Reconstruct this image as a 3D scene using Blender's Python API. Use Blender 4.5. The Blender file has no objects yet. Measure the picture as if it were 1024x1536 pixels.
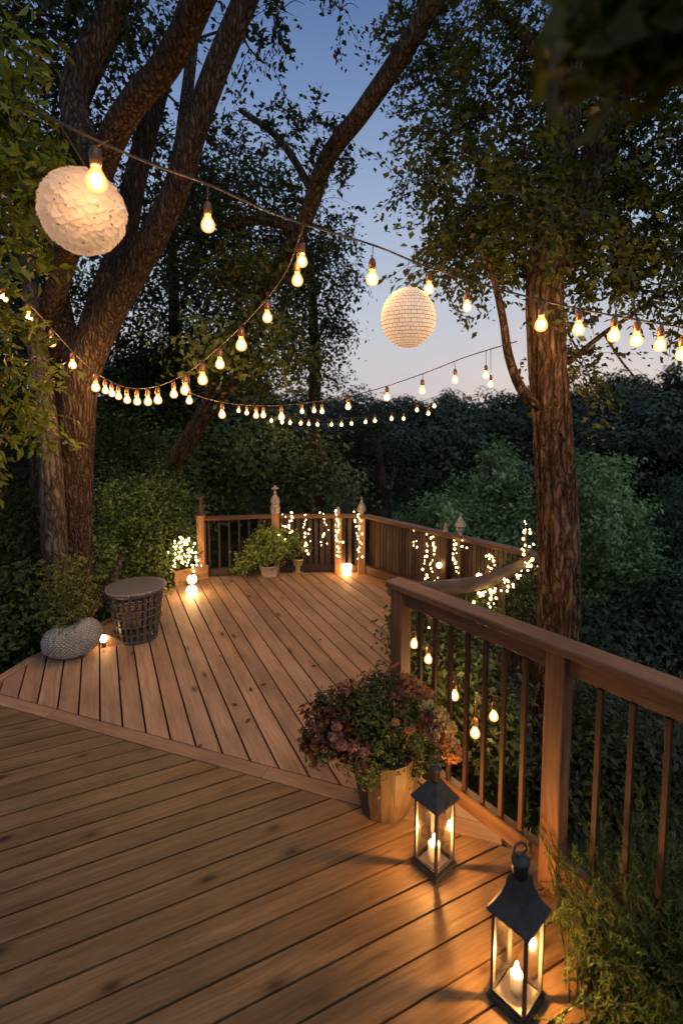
import bpy, math, random
import numpy as np
from mathutils import Vector, Matrix, noise

random.seed(7)
rng = np.random.default_rng(7)
PI = math.pi
scene = bpy.context.scene
COL = scene.collection

# ---------------------------------------------------------------- camera model
PITCH = math.radians(5); CP, SP = math.cos(PITCH), math.sin(PITCH)
FPX = 760.0; CAMH = 2.0

def ray(px, py):
    x = px - 512; u = 678 - py
    return x, FPX*CP + u*SP, -FPX*SP + u*CP

def at(px, py, Y):
    """metric point at distance Y ahead of the photographer on the sight line of a photo pixel"""
    x, y, w = ray(px, py); t = Y / y
    return Vector((x*t, Y, CAMH + w*t))

def ground(px, py, z=0.0):
    x, y, w = ray(px, py); t = (z - CAMH) / w
    return Vector((x*t, y*t, z))

def pxm(Y):            # metres per photo pixel at distance Y
    return Y / FPX

# ---------------------------------------------------------------- object helpers
def tag(o, label=None, cat=None, group=None, kind=None):
    if label: o['label'] = label
    if cat: o['category'] = cat
    if group: o['group'] = group
    if kind: o['kind'] = kind
    return o

def empty(name, loc, label, cat, group=None, rz=0.0):
    o = bpy.data.objects.new(name, None); COL.objects.link(o)
    o.location = loc; o.rotation_euler = (0, 0, rz)
    o.empty_display_size = 0.1
    return tag(o, label, cat, group)

def to_array(m):
    return np.array(m)

class MB:
    """collects geometry for one mesh object; 'wc' are grain coordinates, 'Col' a tint"""
    def __init__(s):
        s.v = []; s.f = []; s.wc = []; s.col = []; s.sm = []; s.mi = []
        s.mat = 0
    def add(s, verts, faces, wc=None, col=(1, 1, 1), smooth=False):
        b = len(s.v)
        for i, p in enumerate(verts):
            s.v.append(tuple(p)); s.wc.append(tuple(wc[i]) if wc is not None else tuple(p)); s.col.append((col[0], col[1], col[2], 1))
        for f in faces:
            s.f.append([b+i for i in f]); s.sm.append(smooth); s.mi.append(s.mat)
    def beam(s, p0, p1, w, h, up=(0, 0, 1), ch=0.0, col=None, taper=1.0):
        """rectangular bar from p0 to p1, w across, h along up; chamfered long edges"""
        p0 = Vector(p0); p1 = Vector(p1); d = (p1-p0); L = d.length; d.normalize()
        up = Vector(up)
        if abs(d.dot(up)) > .98: up = Vector((0, 1, 0)) if abs(d.y) < .9 else Vector((1, 0, 0))
        x = d.cross(up).normalized(); y = x.cross(d).normalized()
        if ch > 0:
            pr = [(-w/2+ch, -h/2), (w/2-ch, -h/2), (w/2, -h/2+ch), (w/2, h/2-ch), (w/2-ch, h/2), (-w/2+ch, h/2), (-w/2, h/2-ch), (-w/2, -h/2+ch)]
        else:
            pr = [(-w/2, -h/2), (w/2, -h/2), (w/2, h/2), (-w/2, h/2)]
        n = len(pr); r = random.random()
        off = (random.random()*50, random.random()*50, random.random()*50)
        if col is None:
            t = .8+.4*r; col = (t, t, t)
        vs = []; wc = []
        for k, c in ((0, p0), (1, p1)):
            q = taper if k else 1
            for a, b in pr:
                vs.append(c+x*a*q+y*b*q); wc.append((k*L+off[0], a+off[1], b+off[2]))
        fs = [[i, (i+1) % n, n+(i+1) % n, n+i] for i in range(n)]
        fs += [list(range(n))[::-1], list(range(n, 2*n))]
        s.add(vs, fs, wc, col)
    def box(s, c, sx, sy, sz, rz=0.0, ch=0.0, col=None):
        c = Vector(c); d = Vector((math.cos(rz), math.sin(rz), 0))
        s.beam(c-d*sx/2, c+d*sx/2, sy, sz, ch=ch, col=col)
    def tube(s, pts, rad, sides=8, cap=True, col=(1, 1, 1), disp=None):
        pts = [Vector(p) for p in pts]; n = len(pts)
        if not hasattr(rad, '__len__'): rad = [rad]*n
        T = []
        for i in range(n):
            t = pts[min(i+1, n-1)] - pts[max(i-1, 0)]
            T.append(t.normalized() if t.length > 1e-9 else Vector((0, 0, 1)))
        ref = Vector((1, 0, 0)) if abs(T[0].x) < .9 else Vector((0, 1, 0))
        x = (ref - T[0]*ref.dot(T[0])).normalized()
        vs = []; wc = []; L = 0; cl = []
        for i in range(n):
            x = (x - T[i]*x.dot(T[i])).normalized(); y = T[i].cross(x)
            if i: L += (pts[i]-pts[i-1]).length
            for k in range(sides):
                a = 2*PI*k/sides
                r = rad[i]
                if disp:
                    q = disp(a, L, i); r *= q
                    t = min(1.25, max(.25, .82+(q-1)*furrow_shade)); cl.append((t, t, t, 1))  # shade in the furrows painted into the vertex colour
                p = pts[i]+x*(math.cos(a)*r)+y*(math.sin(a)*r)
                vs.append(p); wc.append((L, math.cos(a)*rad[i], math.sin(a)*rad[i]))
        fs = []
        for i in range(n-1):
            for k in range(sides):
                k2 = (k+1) % sides
                fs.append([i*sides+k, i*sides+k2, (i+1)*sides+k2, (i+1)*sides+k])
        s.add(vs, fs, wc, col, True)
        if cl: s.col[-len(vs):] = cl
        if cap:
            b = len(s.v)-len(vs)
            s.f.append([b+i for i in range(sides)][::-1]); s.sm.append(False); s.mi.append(s.mat)
            s.f.append([b+(n-1)*sides+i for i in range(sides)]); s.sm.append(False); s.mi.append(s.mat)
    def lathe(s, prof, c=(0, 0, 0), sides=16, col=(1, 1, 1), smooth=True, rot=0.0, closed=True):
        c = Vector(c); vs = []; n = len(prof)
        for r, z in prof:
            for k in range(sides):
                a = 2*PI*k/sides+rot
                vs.append(c+Vector((r*math.cos(a), r*math.sin(a), z)))
        fs = []
        for i in range(n-1):
            for k in range(sides):
                k2 = (k+1) % sides
                fs.append([i*sides+k, i*sides+k2, (i+1)*sides+k2, (i+1)*sides+k])
        if closed:
            fs.append(list(range(sides))[::-1]); fs.append([(n-1)*sides+k for k in range(sides)])
        s.add(vs, fs, [v-c for v in vs], col, smooth)
    def sphere(s, c, r, seg=12, rings=8, sc=(1, 1, 1), col=(1, 1, 1)):
        prof = [(max(1e-4, r*math.sin(PI*i/rings)), -r*math.cos(PI*i/rings)) for i in range(rings+1)]
        b = len(s.v); s.lathe(prof, c, seg, col)
        if sc != (1, 1, 1):
            for i in range(b, len(s.v)):
                v = s.v[i]; s.v[i] = tuple(c[k]+(v[k]-c[k])*sc[k] for k in range(3))
    def obj(s, name, mat, parent=None, origin=None):
        """link as one object; vertices are world coordinates, origin becomes the object's location"""
        o = Vector(origin) if origin is not None else (parent_world(parent) if parent else Vector((0, 0, 0)))
        me = bpy.data.meshes.new(name)
        me.from_pydata([(v[0]-o.x, v[1]-o.y, v[2]-o.z) for v in s.v], [], s.f)
        me.polygons.foreach_set('use_smooth', s.sm)
        a = me.attributes.new('wc', 'FLOAT_VECTOR', 'POINT'); a.data.foreach_set('vector', np.array(s.wc, dtype=np.float32).ravel())
        a = me.attributes.new('Col', 'FLOAT_COLOR', 'POINT'); a.data.foreach_set('color', np.array(s.col, dtype=np.float32).ravel())
        mats = mat if isinstance(mat, (list, tuple)) else [mat]
        for m in mats: me.materials.append(m)
        if len(mats) > 1: me.polygons.foreach_set('material_index', s.mi)
        me.update()
        ob = bpy.data.objects.new(name, me); COL.objects.link(ob)
        if parent:
            ob.parent = parent; ob.location = o - parent_world(parent)
        else:
            ob.location = o
        return ob

furrow_shade = 5.0
def parent_world(p):
    w = Vector(p.location)
    while p.parent:
        p = p.parent; w = w + Vector(p.location)
    return w

def leaf_mesh(name, P, N, S, C, mat, parent=None, aspect=.55, origin=None, D=None):
    """many leaf-sized folded faces: P centres, N rough normals, S sizes, C colours, D optional directions"""
    n = len(P)
    if D is None: D = rng.normal(size=(n, 3)); D[:, 2] -= .35
    N = N / (np.linalg.norm(N, axis=1, keepdims=True)+1e-9)
    D = D - N*(D*N).sum(1, keepdims=True); D /= (np.linalg.norm(D, axis=1, keepdims=True)+1e-9)
    B = np.cross(N, D); S = S[:, None]
    fold = np.minimum(1, np.asarray(aspect)*2)*.12
    v = np.empty((n, 4, 3), dtype=np.float32)
    v[:, 0] = P - D*S*.5
    v[:, 1] = P + B*S*aspect*.5 + N*S*fold - D*S*.05
    v[:, 2] = P + D*S*.5 - N*S*.06
    v[:, 3] = P - B*S*aspect*.5 + N*S*fold - D*S*.05
    o = np.array(origin if origin is not None else (parent_world(parent) if parent else (0, 0, 0)), dtype=np.float32)
    v -= o
    me = bpy.data.meshes.new(name)
    me.vertices.add(4*n); me.vertices.foreach_set('co', v.ravel())
    idx = np.arange(n, dtype=np.int32)[:, None]*4
    lo = np.concatenate([idx, idx+1, idx+2, idx, idx+2, idx+3], axis=1).ravel()
    me.loops.add(6*n); me.loops.foreach_set('vertex_index', lo)
    me.polygons.add(2*n); me.polygons.foreach_set('loop_start', np.arange(2*n, dtype=np.int32)*3)
    me.update(calc_edges=True)
    c4 = np.ones((n, 4, 4), dtype=np.float32); c4[:, :, :3] = C[:, None, :]
    a = me.attributes.new('Col', 'FLOAT_COLOR', 'POINT'); a.data.foreach_set('color', c4.ravel())
    me.materials.append(mat); me.validate()
    ob = bpy.data.objects.new(name, me); COL.objects.link(ob)
    if parent: ob.parent = parent
    else: ob.location = Vector(o)
    return ob

def clump_points(blobs, twig=.16, per=26, hollow=.35, flat=.8):
    """leaf positions for a crown: blobs = (centre, (rx,ry,rz), leaves); leaves gather round twigs so gaps stay open"""
    Ps = []; Ns = []; Sh = []
    for c, r, n in blobs:
        c = np.array(c); r = np.array(r)
        m = max(3, int(n/per))
        d = rng.normal(size=(m, 3)); d /= np.linalg.norm(d, axis=1, keepdims=True)
        rad = (hollow + (1-hollow)*rng.random(m)**.6)*(1+.18*rng.normal(size=m))
        tw = c + d*r*rad[:, None]
        k = rng.integers(0, m, n)
        off = rng.normal(size=(n, 3))*twig; off[:, 2] *= flat
        p = tw[k]+off
        Ps.append(p)
        out = (p-c)/r
        nn = out*.9 + rng.normal(size=(n, 3))*.6; nn[:, 2] += .45
        Ns.append(nn)
        sh = (.72+.5*rng.random(m))*rng.uniform(.72, 1.28)
        Sh.append(sh[k]*(.75+.5*rng.random(n)))
    return np.concatenate(Ps), np.concatenate(Ns), np.concatenate(Sh)

def crown(name, blobs, size, cols, mat, parent, twig=.16, per=26, hollow=.35, aspect=.55, origin=None):
    P, N, Sh = clump_points(blobs, twig, per, hollow)
    n = len(P)
    c0 = np.array(cols[0]); c1 = np.array(cols[1]); t = rng.random((n, 1))
    C = (c0*(1-t)+c1*t)*Sh[:, None]
    S = size*(.65+.7*rng.random(n))
    return leaf_mesh(name, P, N, S, C, mat, parent, aspect, origin)

def spray_crown(name, blobs, size, cols, mat, parent, per=24, L=.32, hollow=.1, aspect=.5, twig=(.05, .035, .02)):
    """crown built from drooping leafy sprays: every spray is a fine twig with leaves set along both sides"""
    Ps, Ds, Ns, Ss, Cs, As = [], [], [], [], [], []
    c0 = np.array(cols[0]); c1 = np.array(cols[1])
    for c, r, n in blobs:
        c = np.array(c); r = np.array(r); m = max(3, int(n/per))
        d = rng.normal(size=(m, 3)); d /= np.linalg.norm(d, axis=1, keepdims=True)
        o = c + d*r*(hollow+(1-hollow)*rng.random((m, 1))**.5)*.92
        ax = d*.8 + rng.normal(size=(m, 3))*.55 + np.array([0, 0, -.25]); ax /= np.linalg.norm(ax, axis=1, keepdims=True)
        up = np.array([0, 0, 1.]) + rng.normal(size=(m, 3))*.35
        side = np.cross(ax, up); side /= (np.linalg.norm(side, axis=1, keepdims=True)+1e-6); nrm_ = np.cross(side, ax)
        Ls = L*(.55+.8*rng.random(m)); tint = .6+.7*rng.random(m); mixv = rng.random(m)
        k = np.repeat(np.arange(m), per); nn = len(k)
        t = rng.random(nn)**.8; sg = np.where(rng.random(nn) < .5, -1., 1.)
        sub = rng.normal(size=(nn, 3))*.16*Ls[k][:, None]*(.4+.6*t[:, None])
        P = o[k] + ax[k]*(t*Ls[k])[:, None] + np.array([0, 0, -1.])*(t*t*Ls[k]*.35)[:, None] + sub*np.array([1, 1, .6])
        sz = size*(.42+1.05*rng.random(nn))
        D = ax[k]*.7 + side[k]*sg[:, None]*.9 + np.array([0, 0, -.45]) + rng.normal(size=(nn, 3))*.3
        D /= np.linalg.norm(D, axis=1, keepdims=True)
        N = nrm_[k] + rng.normal(size=(nn, 3))*.45
        mm = np.clip(mixv[k]*.7+.3*rng.random(nn), 0, 1)[:, None]
        C = (c0*(1-mm)+c1*mm)*(tint[k]*(.8+.4*rng.random(nn)))[:, None]
        Ps += [P + D*(sz*.5)[:, None], o + ax*(Ls*.5)[:, None] + np.array([0, 0, -1.])*(Ls*.09)[:, None]]
        ax2 = ax*Ls[:, None] + np.array([0, 0, -1.])*(Ls*.35)[:, None]
        Ds += [D, ax2]; Ns += [N, side]; Ss += [sz, Ls*1.0]
        Cs += [C, np.tile(np.array(twig), (m, 1))]; As += [np.full(nn, aspect), np.full(m, .016)]
    return leaf_mesh(name, np.concatenate(Ps), np.concatenate(Ns), np.concatenate(Ss), np.concatenate(Cs), mat, parent, np.concatenate(As)[:, None], None, np.concatenate(Ds))

def catmull(pts, n=10):
    pts = [Vector(p) for p in pts]; out = []
    for i in range(len(pts)-1):
        p0 = pts[max(i-1, 0)]; p1 = pts[i]; p2 = pts[i+1]; p3 = pts[min(i+2, len(pts)-1)]
        for k in range(n):
            t = k/n
            out.append(.5*((2*p1)+(p2-p0)*t+(2*p0-5*p1+4*p2-p3)*t*t+(3*p1-p0-3*p2+p3)*t**3))
    out.append(pts[-1]); return out

def lerp_list(vals, n):
    out = []
    for i in range(len(vals)-1):
        for k in range(n): out.append(vals[i]+(vals[i+1]-vals[i])*k/n)
    out.append(vals[-1]); return out

# ---------------------------------------------------------------- materials
def new_mat(name):
    m = bpy.data.materials.new(name); m.use_nodes = True
    nt = m.node_tree; nt.nodes.clear()
    return m, nt, nt.nodes, nt.links

def N_(nt, typ, **kw):
    n = nt.nodes.new(typ)
    for k, v in kw.items():
        if k in n.inputs: n.inputs[k].default_value = v
        else: setattr(n, k, v)
    return n

def ramp(nt, fac, stops):
    r = nt.nodes.new('ShaderNodeValToRGB'); e = r.color_ramp.elements
    e[0].position, e[0].color = stops[0][0], (*stops[0][1], 1)
    e[1].position, e[1].color = stops[-1][0], (*stops[-1][1], 1)
    for p, c in stops[1:-1]:
        x = e.new(p); x.color = (*c, 1)
    if fac is not None: nt.links.new(fac, r.inputs['Fac'])
    return r

def mul(nt, a, b, blend='MULTIPLY', fac=1.0):
    m = nt.nodes.new('ShaderNodeMix'); m.data_type = 'RGBA'; m.blend_type = blend
    m.inputs[0].default_value = fac
    nt.links.new(a, m.inputs[6])
    if isinstance(b, tuple): m.inputs[7].default_value = (*b, 1)
    else: nt.links.new(b, m.inputs[7])
    return m.outputs[2]

def wood(name, dark, mid, light, rough=.55, knots=True, bump=.25, grain=1.0, wear=.35, spec=.3, kth=.72, kscale=(4.2, 11, 11)):
    m, nt, nd, lk = new_mat(name)
    at_ = N_(nt, 'ShaderNodeAttribute', attribute_name='wc')
    colA = N_(nt, 'ShaderNodeAttribute', attribute_name='Col')
    mp = N_(nt, 'ShaderNodeMapping'); mp.inputs['Scale'].default_value = (1.9*grain, 58*grain, 58*grain)
    lk.new(at_.outputs['Vector'], mp.inputs['Vector'])
    # knots bend the grain
    kmap = N_(nt, 'ShaderNodeMapping'); kmap.inputs['Scale'].default_value = kscale
    lk.new(at_.outputs['Vector'], kmap.inputs['Vector'])
    vo = N_(nt, 'ShaderNodeTexVoronoi'); vo.inputs['Scale'].default_value = 1.0; vo.inputs['Randomness'].default_value = 1.0
    lk.new(kmap.outputs[0], vo.inputs['Vector'])
    big = N_(nt, 'ShaderNodeTexNoise'); big.inputs['Scale'].default_value = 1.0; big.inputs['Detail'].default_value = 3
    bm = N_(nt, 'ShaderNodeMapping'); bm.inputs['Scale'].default_value = (2.2, 7, 7)
    lk.new(at_.outputs['Vector'], bm.inputs['Vector']); lk.new(bm.outputs[0], big.inputs['Vector'])
    add = N_(nt, 'ShaderNodeVectorMath', operation='MULTIPLY_ADD')
    lk.new(big.outputs['Color'], add.inputs[0]); add.inputs[1].default_value = (0, 3.4, 3.4); lk.new(mp.outputs[0], add.inputs[2])
    no = N_(nt, 'ShaderNodeTexNoise'); no.inputs['Scale'].default_value = 1.0; no.inputs['Detail'].default_value = 7; no.inputs['Roughness'].default_value = .7
    lk.new(add.outputs[0], no.inputs['Vector'])
    r = ramp(nt, no.outputs['Fac'], [(.28, dark), (.5, mid), (.74, light)])
    c = r.outputs['Color']
    # blotchy weathering
    br = ramp(nt, big.outputs['Fac'], [(.32, (1-wear, 1-wear, 1-wear)), (.62, (1.08, 1.08, 1.08))])
    c = mul(nt, c, br.outputs['Color'])
    if knots:
        sel = N_(nt, 'ShaderNodeTexWhiteNoise'); lk.new(vo.outputs['Position'], sel.inputs['Vector'])
        th = N_(nt, 'ShaderNodeMath', operation='GREATER_THAN'); th.inputs[1].default_value = kth
        lk.new(sel.outputs['Value'], th.inputs[0])
        kr = ramp(nt, vo.outputs['Distance'], [(.05, (.14, .1, .08)), (.14, (.42, .37, .33)), (.22, (.75, .72, .69)), (.4, (1, 1, 1))])
        mx = N_(nt, 'ShaderNodeMix'); mx.data_type = 'RGBA'
        lk.new(th.outputs[0], mx.inputs[0]); mx.inputs[6].default_value = (1, 1, 1, 1); lk.new(kr.outputs['Color'], mx.inputs[7])
        c = mul(nt, c, mx.outputs[2])
    c = mul(nt, c, colA.outputs['Color'])
    p = N_(nt, 'ShaderNodeBsdfPrincipled'); lk.new(c, p.inputs['Base Color'])
    rr = N_(nt, 'ShaderNodeMapRange'); rr.inputs[3].default_value = rough-.12; rr.inputs[4].default_value = rough+.2
    lk.new(no.outputs['Fac'], rr.inputs[0]); lk.new(rr.outputs[0], p.inputs['Roughness'])
    p.inputs['Specular IOR Level'].default_value = spec
    b = N_(nt, 'ShaderNodeBump'); b.inputs['Strength'].default_value = bump; b.inputs['Distance'].default_value = .004
    lk.new(no.outputs['Fac'], b.inputs['Height']); lk.new(b.outputs[0], p.inputs['Normal'])
    o = N_(nt, 'ShaderNodeOutputMaterial'); lk.new(p.outputs[0], o.inputs[0])
    return m

def bark(name, dark, light, scale=9, stretch=.22, bump=1.0, dist=.02, crack=1.0):
    m, nt, nd, lk = new_mat(name)
    tc = N_(nt, 'ShaderNodeTexCoord')
    mp = N_(nt, 'ShaderNodeMapping'); mp.inputs['Scale'].default_value = (scale, scale, scale*stretch)
    lk.new(tc.outputs['Object'], mp.inputs['Vector'])
    no = N_(nt, 'ShaderNodeTexNoise'); no.inputs['Scale'].default_value = 1.4; no.inputs['Detail'].default_value = 8; no.inputs['Roughness'].default_value = .68; no.inputs['Distortion'].default_value = .6
    lk.new(mp.outputs[0], no.inputs['Vector'])
    n2 = N_(nt, 'ShaderNodeTexNoise'); n2.inputs['Scale'].default_value = 1.1; n2.inputs['Detail'].default_value = 3
    lk.new(tc.outputs['Object'], n2.inputs['Vector'])
    r = ramp(nt, no.outputs['Fac'], [(.36, dark), (.62, light)])
    r2 = ramp(nt, n2.outputs['Fac'], [(.35, (.6, .62, .6)), (.65, (1.15, 1.1, 1.05))])
    c = mul(nt, r.outputs['Color'], r2.outputs['Color'])
    wv = N_(nt, 'ShaderNodeVectorMath', operation='MULTIPLY_ADD'); n5 = N_(nt, 'ShaderNodeTexNoise'); n5.inputs['Scale'].default_value = 7; n5.inputs['Detail'].default_value = 3; lk.new(tc.outputs['Object'], n5.inputs['Vector']); lk.new(n5.outputs['Color'], wv.inputs[0]); wv.inputs[1].default_value = (.1, .1, .35); lk.new(tc.outputs['Object'], wv.inputs[2])
    m3 = N_(nt, 'ShaderNodeMapping'); m3.inputs['Scale'].default_value = (scale*crack, scale*crack, scale*crack*.12); lk.new(wv.outputs[0], m3.inputs['Vector'])
    vo = N_(nt, 'ShaderNodeTexVoronoi', feature='DISTANCE_TO_EDGE'); vo.inputs['Scale'].default_value = 1.0; lk.new(m3.outputs[0], vo.inputs['Vector'])
    rc = ramp(nt, vo.outputs['Distance'], [(.0, (.24, .22, .21)), (.08, (.5, .48, .47)), (.3, (1, 1, 1))])
    c = mul(nt, c, rc.outputs['Color'])
    colA = N_(nt, 'ShaderNodeAttribute', attribute_name='Col'); c = mul(nt, c, colA.outputs['Color'])
    p = N_(nt, 'ShaderNodeBsdfPrincipled'); lk.new(c, p.inputs['Base Color']); p.inputs['Roughness'].default_value = .9
    p.inputs['Specular IOR Level'].default_value = .15
    b = N_(nt, 'ShaderNodeBump'); b.inputs['Strength'].default_value = bump; b.inputs['Distance'].default_value = dist
    hs = N_(nt, 'ShaderNodeMath', operation='MULTIPLY_ADD'); lk.new(rc.outputs['Color'], hs.inputs[0]); hs.inputs[1].default_value = 1.3; lk.new(no.outputs['Fac'], hs.inputs[2])
    lk.new(hs.outputs[0], b.inputs['Height']); lk.new(b.outputs[0], p.inputs['Normal'])
    o = N_(nt, 'ShaderNodeOutputMaterial'); lk.new(p.outputs[0], o.inputs[0])
    return m

def leafmat(name, trans=.35, rough=.5, spec=.25):
    m, nt, nd, lk = new_mat(name)
    a = N_(nt, 'ShaderNodeAttribute', attribute_name='Col')
    p = N_(nt, 'ShaderNodeBsdfPrincipled'); p.inputs['Roughness'].default_value = rough; p.inputs['Specular IOR Level'].default_value = spec
    lk.new(a.outputs['Color'], p.inputs['Base Color'])
    t = N_(nt, 'ShaderNodeBsdfTranslucent')
    lk.new(mul(nt, a.outputs['Color'], (1.25, 1.3, .6)), t.inputs['Color'])
    mx = N_(nt, 'ShaderNodeMixShader'); mx.inputs[0].default_value = trans
    lk.new(p.outputs[0], mx.inputs[1]); lk.new(t.outputs[0], mx.inputs[2])
    o = N_(nt, 'ShaderNodeOutputMaterial'); lk.new(mx.outputs[0], o.inputs[0])
    return m

def plain(name, col, rough=.5, metal=0.0, var=.25, scale=30, bump=.1, spec=.4, coat=0.0):
    m, nt, nd, lk = new_mat(name)
    tc = N_(nt, 'ShaderNodeTexCoord')
    no = N_(nt, 'ShaderNodeTexNoise'); no.inputs['Scale'].default_value = scale; no.inputs['Detail'].default_value = 5
    lk.new(tc.outputs['Object'], no.inputs['Vector'])
    lo = tuple(c*(1-var) for c in col); hi = tuple(c*(1+var) for c in col)
    r = ramp(nt, no.outputs['Fac'], [(.3, lo), (.7, hi)])
    colA = N_(nt, 'ShaderNodeAttribute', attribute_name='Col')
    p = N_(nt, 'ShaderNodeBsdfPrincipled'); lk.new(mul(nt, r.outputs['Color'], colA.outputs['Color']), p.inputs['Base Color'])
    p.inputs['Roughness'].default_value = rough; p.inputs['Metallic'].default_value = metal; p.inputs['Specular IOR Level'].default_value = spec
    b = N_(nt, 'ShaderNodeBump'); b.inputs['Strength'].default_value = bump; b.inputs['Distance'].default_value = .005
    lk.new(no.outputs['Fac'], b.inputs['Height']); lk.new(b.outputs[0], p.inputs['Normal'])
    o = N_(nt, 'ShaderNodeOutputMaterial'); lk.new(p.outputs[0], o.inputs[0])
    return m

def emit(name, col, strength):
    m, nt, nd, lk = new_mat(name)
    e = N_(nt, 'ShaderNodeEmission'); e.inputs[0].default_value = (*col, 1); e.inputs[1].default_value = strength
    o = N_(nt, 'ShaderNodeOutputMaterial'); lk.new(e.outputs[0], o.inputs[0])
    m.cycles.emission_sampling = 'FRONT'
    return m

def shell(name, col, glow, opacity, tint=(1, 1, 1)):
    """thin lit bulb glass: lets light through, glows a little, small reflections"""
    m, nt, nd, lk = new_mat(name)
    t = N_(nt, 'ShaderNodeBsdfTransparent'); t.inputs[0].default_value = (*tint, 1)
    e = N_(nt, 'ShaderNodeEmission'); e.inputs[0].default_value = (*col, 1); e.inputs[1].default_value = glow
    lw = N_(nt, 'ShaderNodeLayerWeight'); lw.inputs[0].default_value = .35
    mr = N_(nt, 'ShaderNodeMapRange'); mr.inputs[3].default_value = opacity; mr.inputs[4].default_value = opacity*.35
    lk.new(lw.outputs['Facing'], mr.inputs[0])
    mx = N_(nt, 'ShaderNodeMixShader'); lk.new(mr.outputs[0], mx.inputs[0])
    lk.new(t.outputs[0], mx.inputs[1]); lk.new(e.outputs[0], mx.inputs[2])
    o = N_(nt, 'ShaderNodeOutputMaterial'); lk.new(mx.outputs[0], o.inputs[0])
    m.cycles.emission_sampling = 'NONE'
    return m

def pane_glass(name):
    m, nt, nd, lk = new_mat(name)
    t = N_(nt, 'ShaderNodeBsdfTransparent'); t.inputs[0].default_value = (.93, .93, .92, 1)
    g = N_(nt, 'ShaderNodeBsdfGlossy'); g.inputs['Roughness'].default_value = .08; g.inputs[0].default_value = (.9, .9, .9, 1)
    f = N_(nt, 'ShaderNodeFresnel'); f.inputs[0].default_value = 1.45
    mx = N_(nt, 'ShaderNodeMixShader'); fm = N_(nt, 'ShaderNodeMath', operation='MULTIPLY'); fm.inputs[1].default_value = .3; lk.new(f.outputs[0], fm.inputs[0]); lk.new(fm.outputs[0], mx.inputs[0]); lk.new(t.outputs[0], mx.inputs[1]); lk.new(g.outputs[0], mx.inputs[2])
    o = N_(nt, 'ShaderNodeOutputMaterial'); lk.new(mx.outputs[0], o.inputs[0])
    return m

WARM = (1.0, .57, .22)
M = {}
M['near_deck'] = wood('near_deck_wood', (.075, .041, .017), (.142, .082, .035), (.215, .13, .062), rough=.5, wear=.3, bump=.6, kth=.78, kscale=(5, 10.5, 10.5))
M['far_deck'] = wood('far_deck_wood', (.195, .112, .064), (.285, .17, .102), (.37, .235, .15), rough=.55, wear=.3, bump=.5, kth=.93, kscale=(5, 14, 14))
M['border'] = wood('border_wood', (.2, .11, .06), (.27, .155, .09), (.33, .2, .12), rough=.55, knots=False, wear=.25)
M['rail'] = wood('rail_cedar', (.075, .033, .015), (.14, .064, .029), (.21, .105, .052), rough=.55, knots=False, wear=.5, bump=.6)
M['fence'] = wood('dark_fence_wood', (.024, .015, .011), (.052, .033, .023), (.095, .063, .044), rough=.7, knots=False, wear=.5)
M['log'] = wood('log_wood', (.05, .03, .018), (.11, .068, .043), (.19, .125, .082), rough=.7, bump=.9, knots=False, wear=.4)
M['box'] = wood('box_wood', (.2, .1, .045), (.31, .165, .08), (.42, .245, .13), rough=.6, knots=False)
M['barrel'] = wood('barrel_wood', (.035, .023, .013), (.075, .049, .028), (.12, .08, .047), rough=.6, knots=False)
M['bark_red'] = bark('furrowed_bark', (.05, .031, .021), (.2, .125, .082), scale=24, stretch=.25, bump=1.0, dist=.02, crack=1.0)
M['bark'] = bark('brown_bark', (.045, .029, .02), (.15, .102, .072), scale=30, stretch=.18, bump=.9, dist=.02)
M['bark_grey'] = bark('grey_bark', (.06, .047, .038), (.19, .15, .12), scale=22, stretch=.3, bump=.6, dist=.012)
M['leaf'] = leafmat('leaf', .35)
M['leaf_soft'] = leafmat('leaf_matt', .25, .7, .1)
M['forest'] = leafmat('forest_leaf', .1, .9, .02)
M['metal'] = plain('black_metal', (.035, .033, .032), .55, .25, .3, 40, .08)
M['dark'] = plain('dark_cable', (.035, .025, .02), .6, 0, .3, 60, .1)
M['brass'] = plain('copper_socket', (.16, .075, .035), .4, .5, .3, 60, .1)
M['ceramic'] = plain('cream_ceramic', (.55, .43, .32), .5, 0, .15, 18, .05)
M['olive'] = plain('olive_ceramic', (.34, .3, .14), .5, 0, .2, 18, .05)
M['finial'] = plain('weathered_finial', (.3, .25, .2), .6, .2, .5, 40, .2)
M['finial_dark'] = plain('dark_finial', (.07, .045, .03), .6, .2, .5, 40, .2)
M['soil'] = plain('soil', (.03, .02, .014), .95, 0, .5, 60, .5)
M['wicker'] = plain('dark_wicker', (.075, .06, .05), .45, 0, .55, 90, .5)
M['lit_floor_plate'] = plain('lightened_floor_plate', (.5, .42, .32), .35, .3, .15, 30, .05)
M['wicker_top'] = plain('pale_wicker', (.11, .098, .088), .3, 0, .8, 110, .6, .6)
M['glass'] = pane_glass('lantern_glass')
M['core'] = emit('bulb_filament', WARM, 820)
M['core_far'] = emit('bulb_filament_far', WARM, 360)
M['bulb'] = shell('bulb_glass', (1, .52, .14), 2.4, .6, (1, .95, .88))
M['led'] = emit('fairy_led', (1, .62, .25), 230)
M['led_glow'] = shell('fairy_globe', (1, .52, .14), 2.5, .8)
M['globe'] = emit('globe_light', (1, .58, .22), 45)
M['flame'] = emit('candle_flame', (1, .47, .125), 4000)

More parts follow.
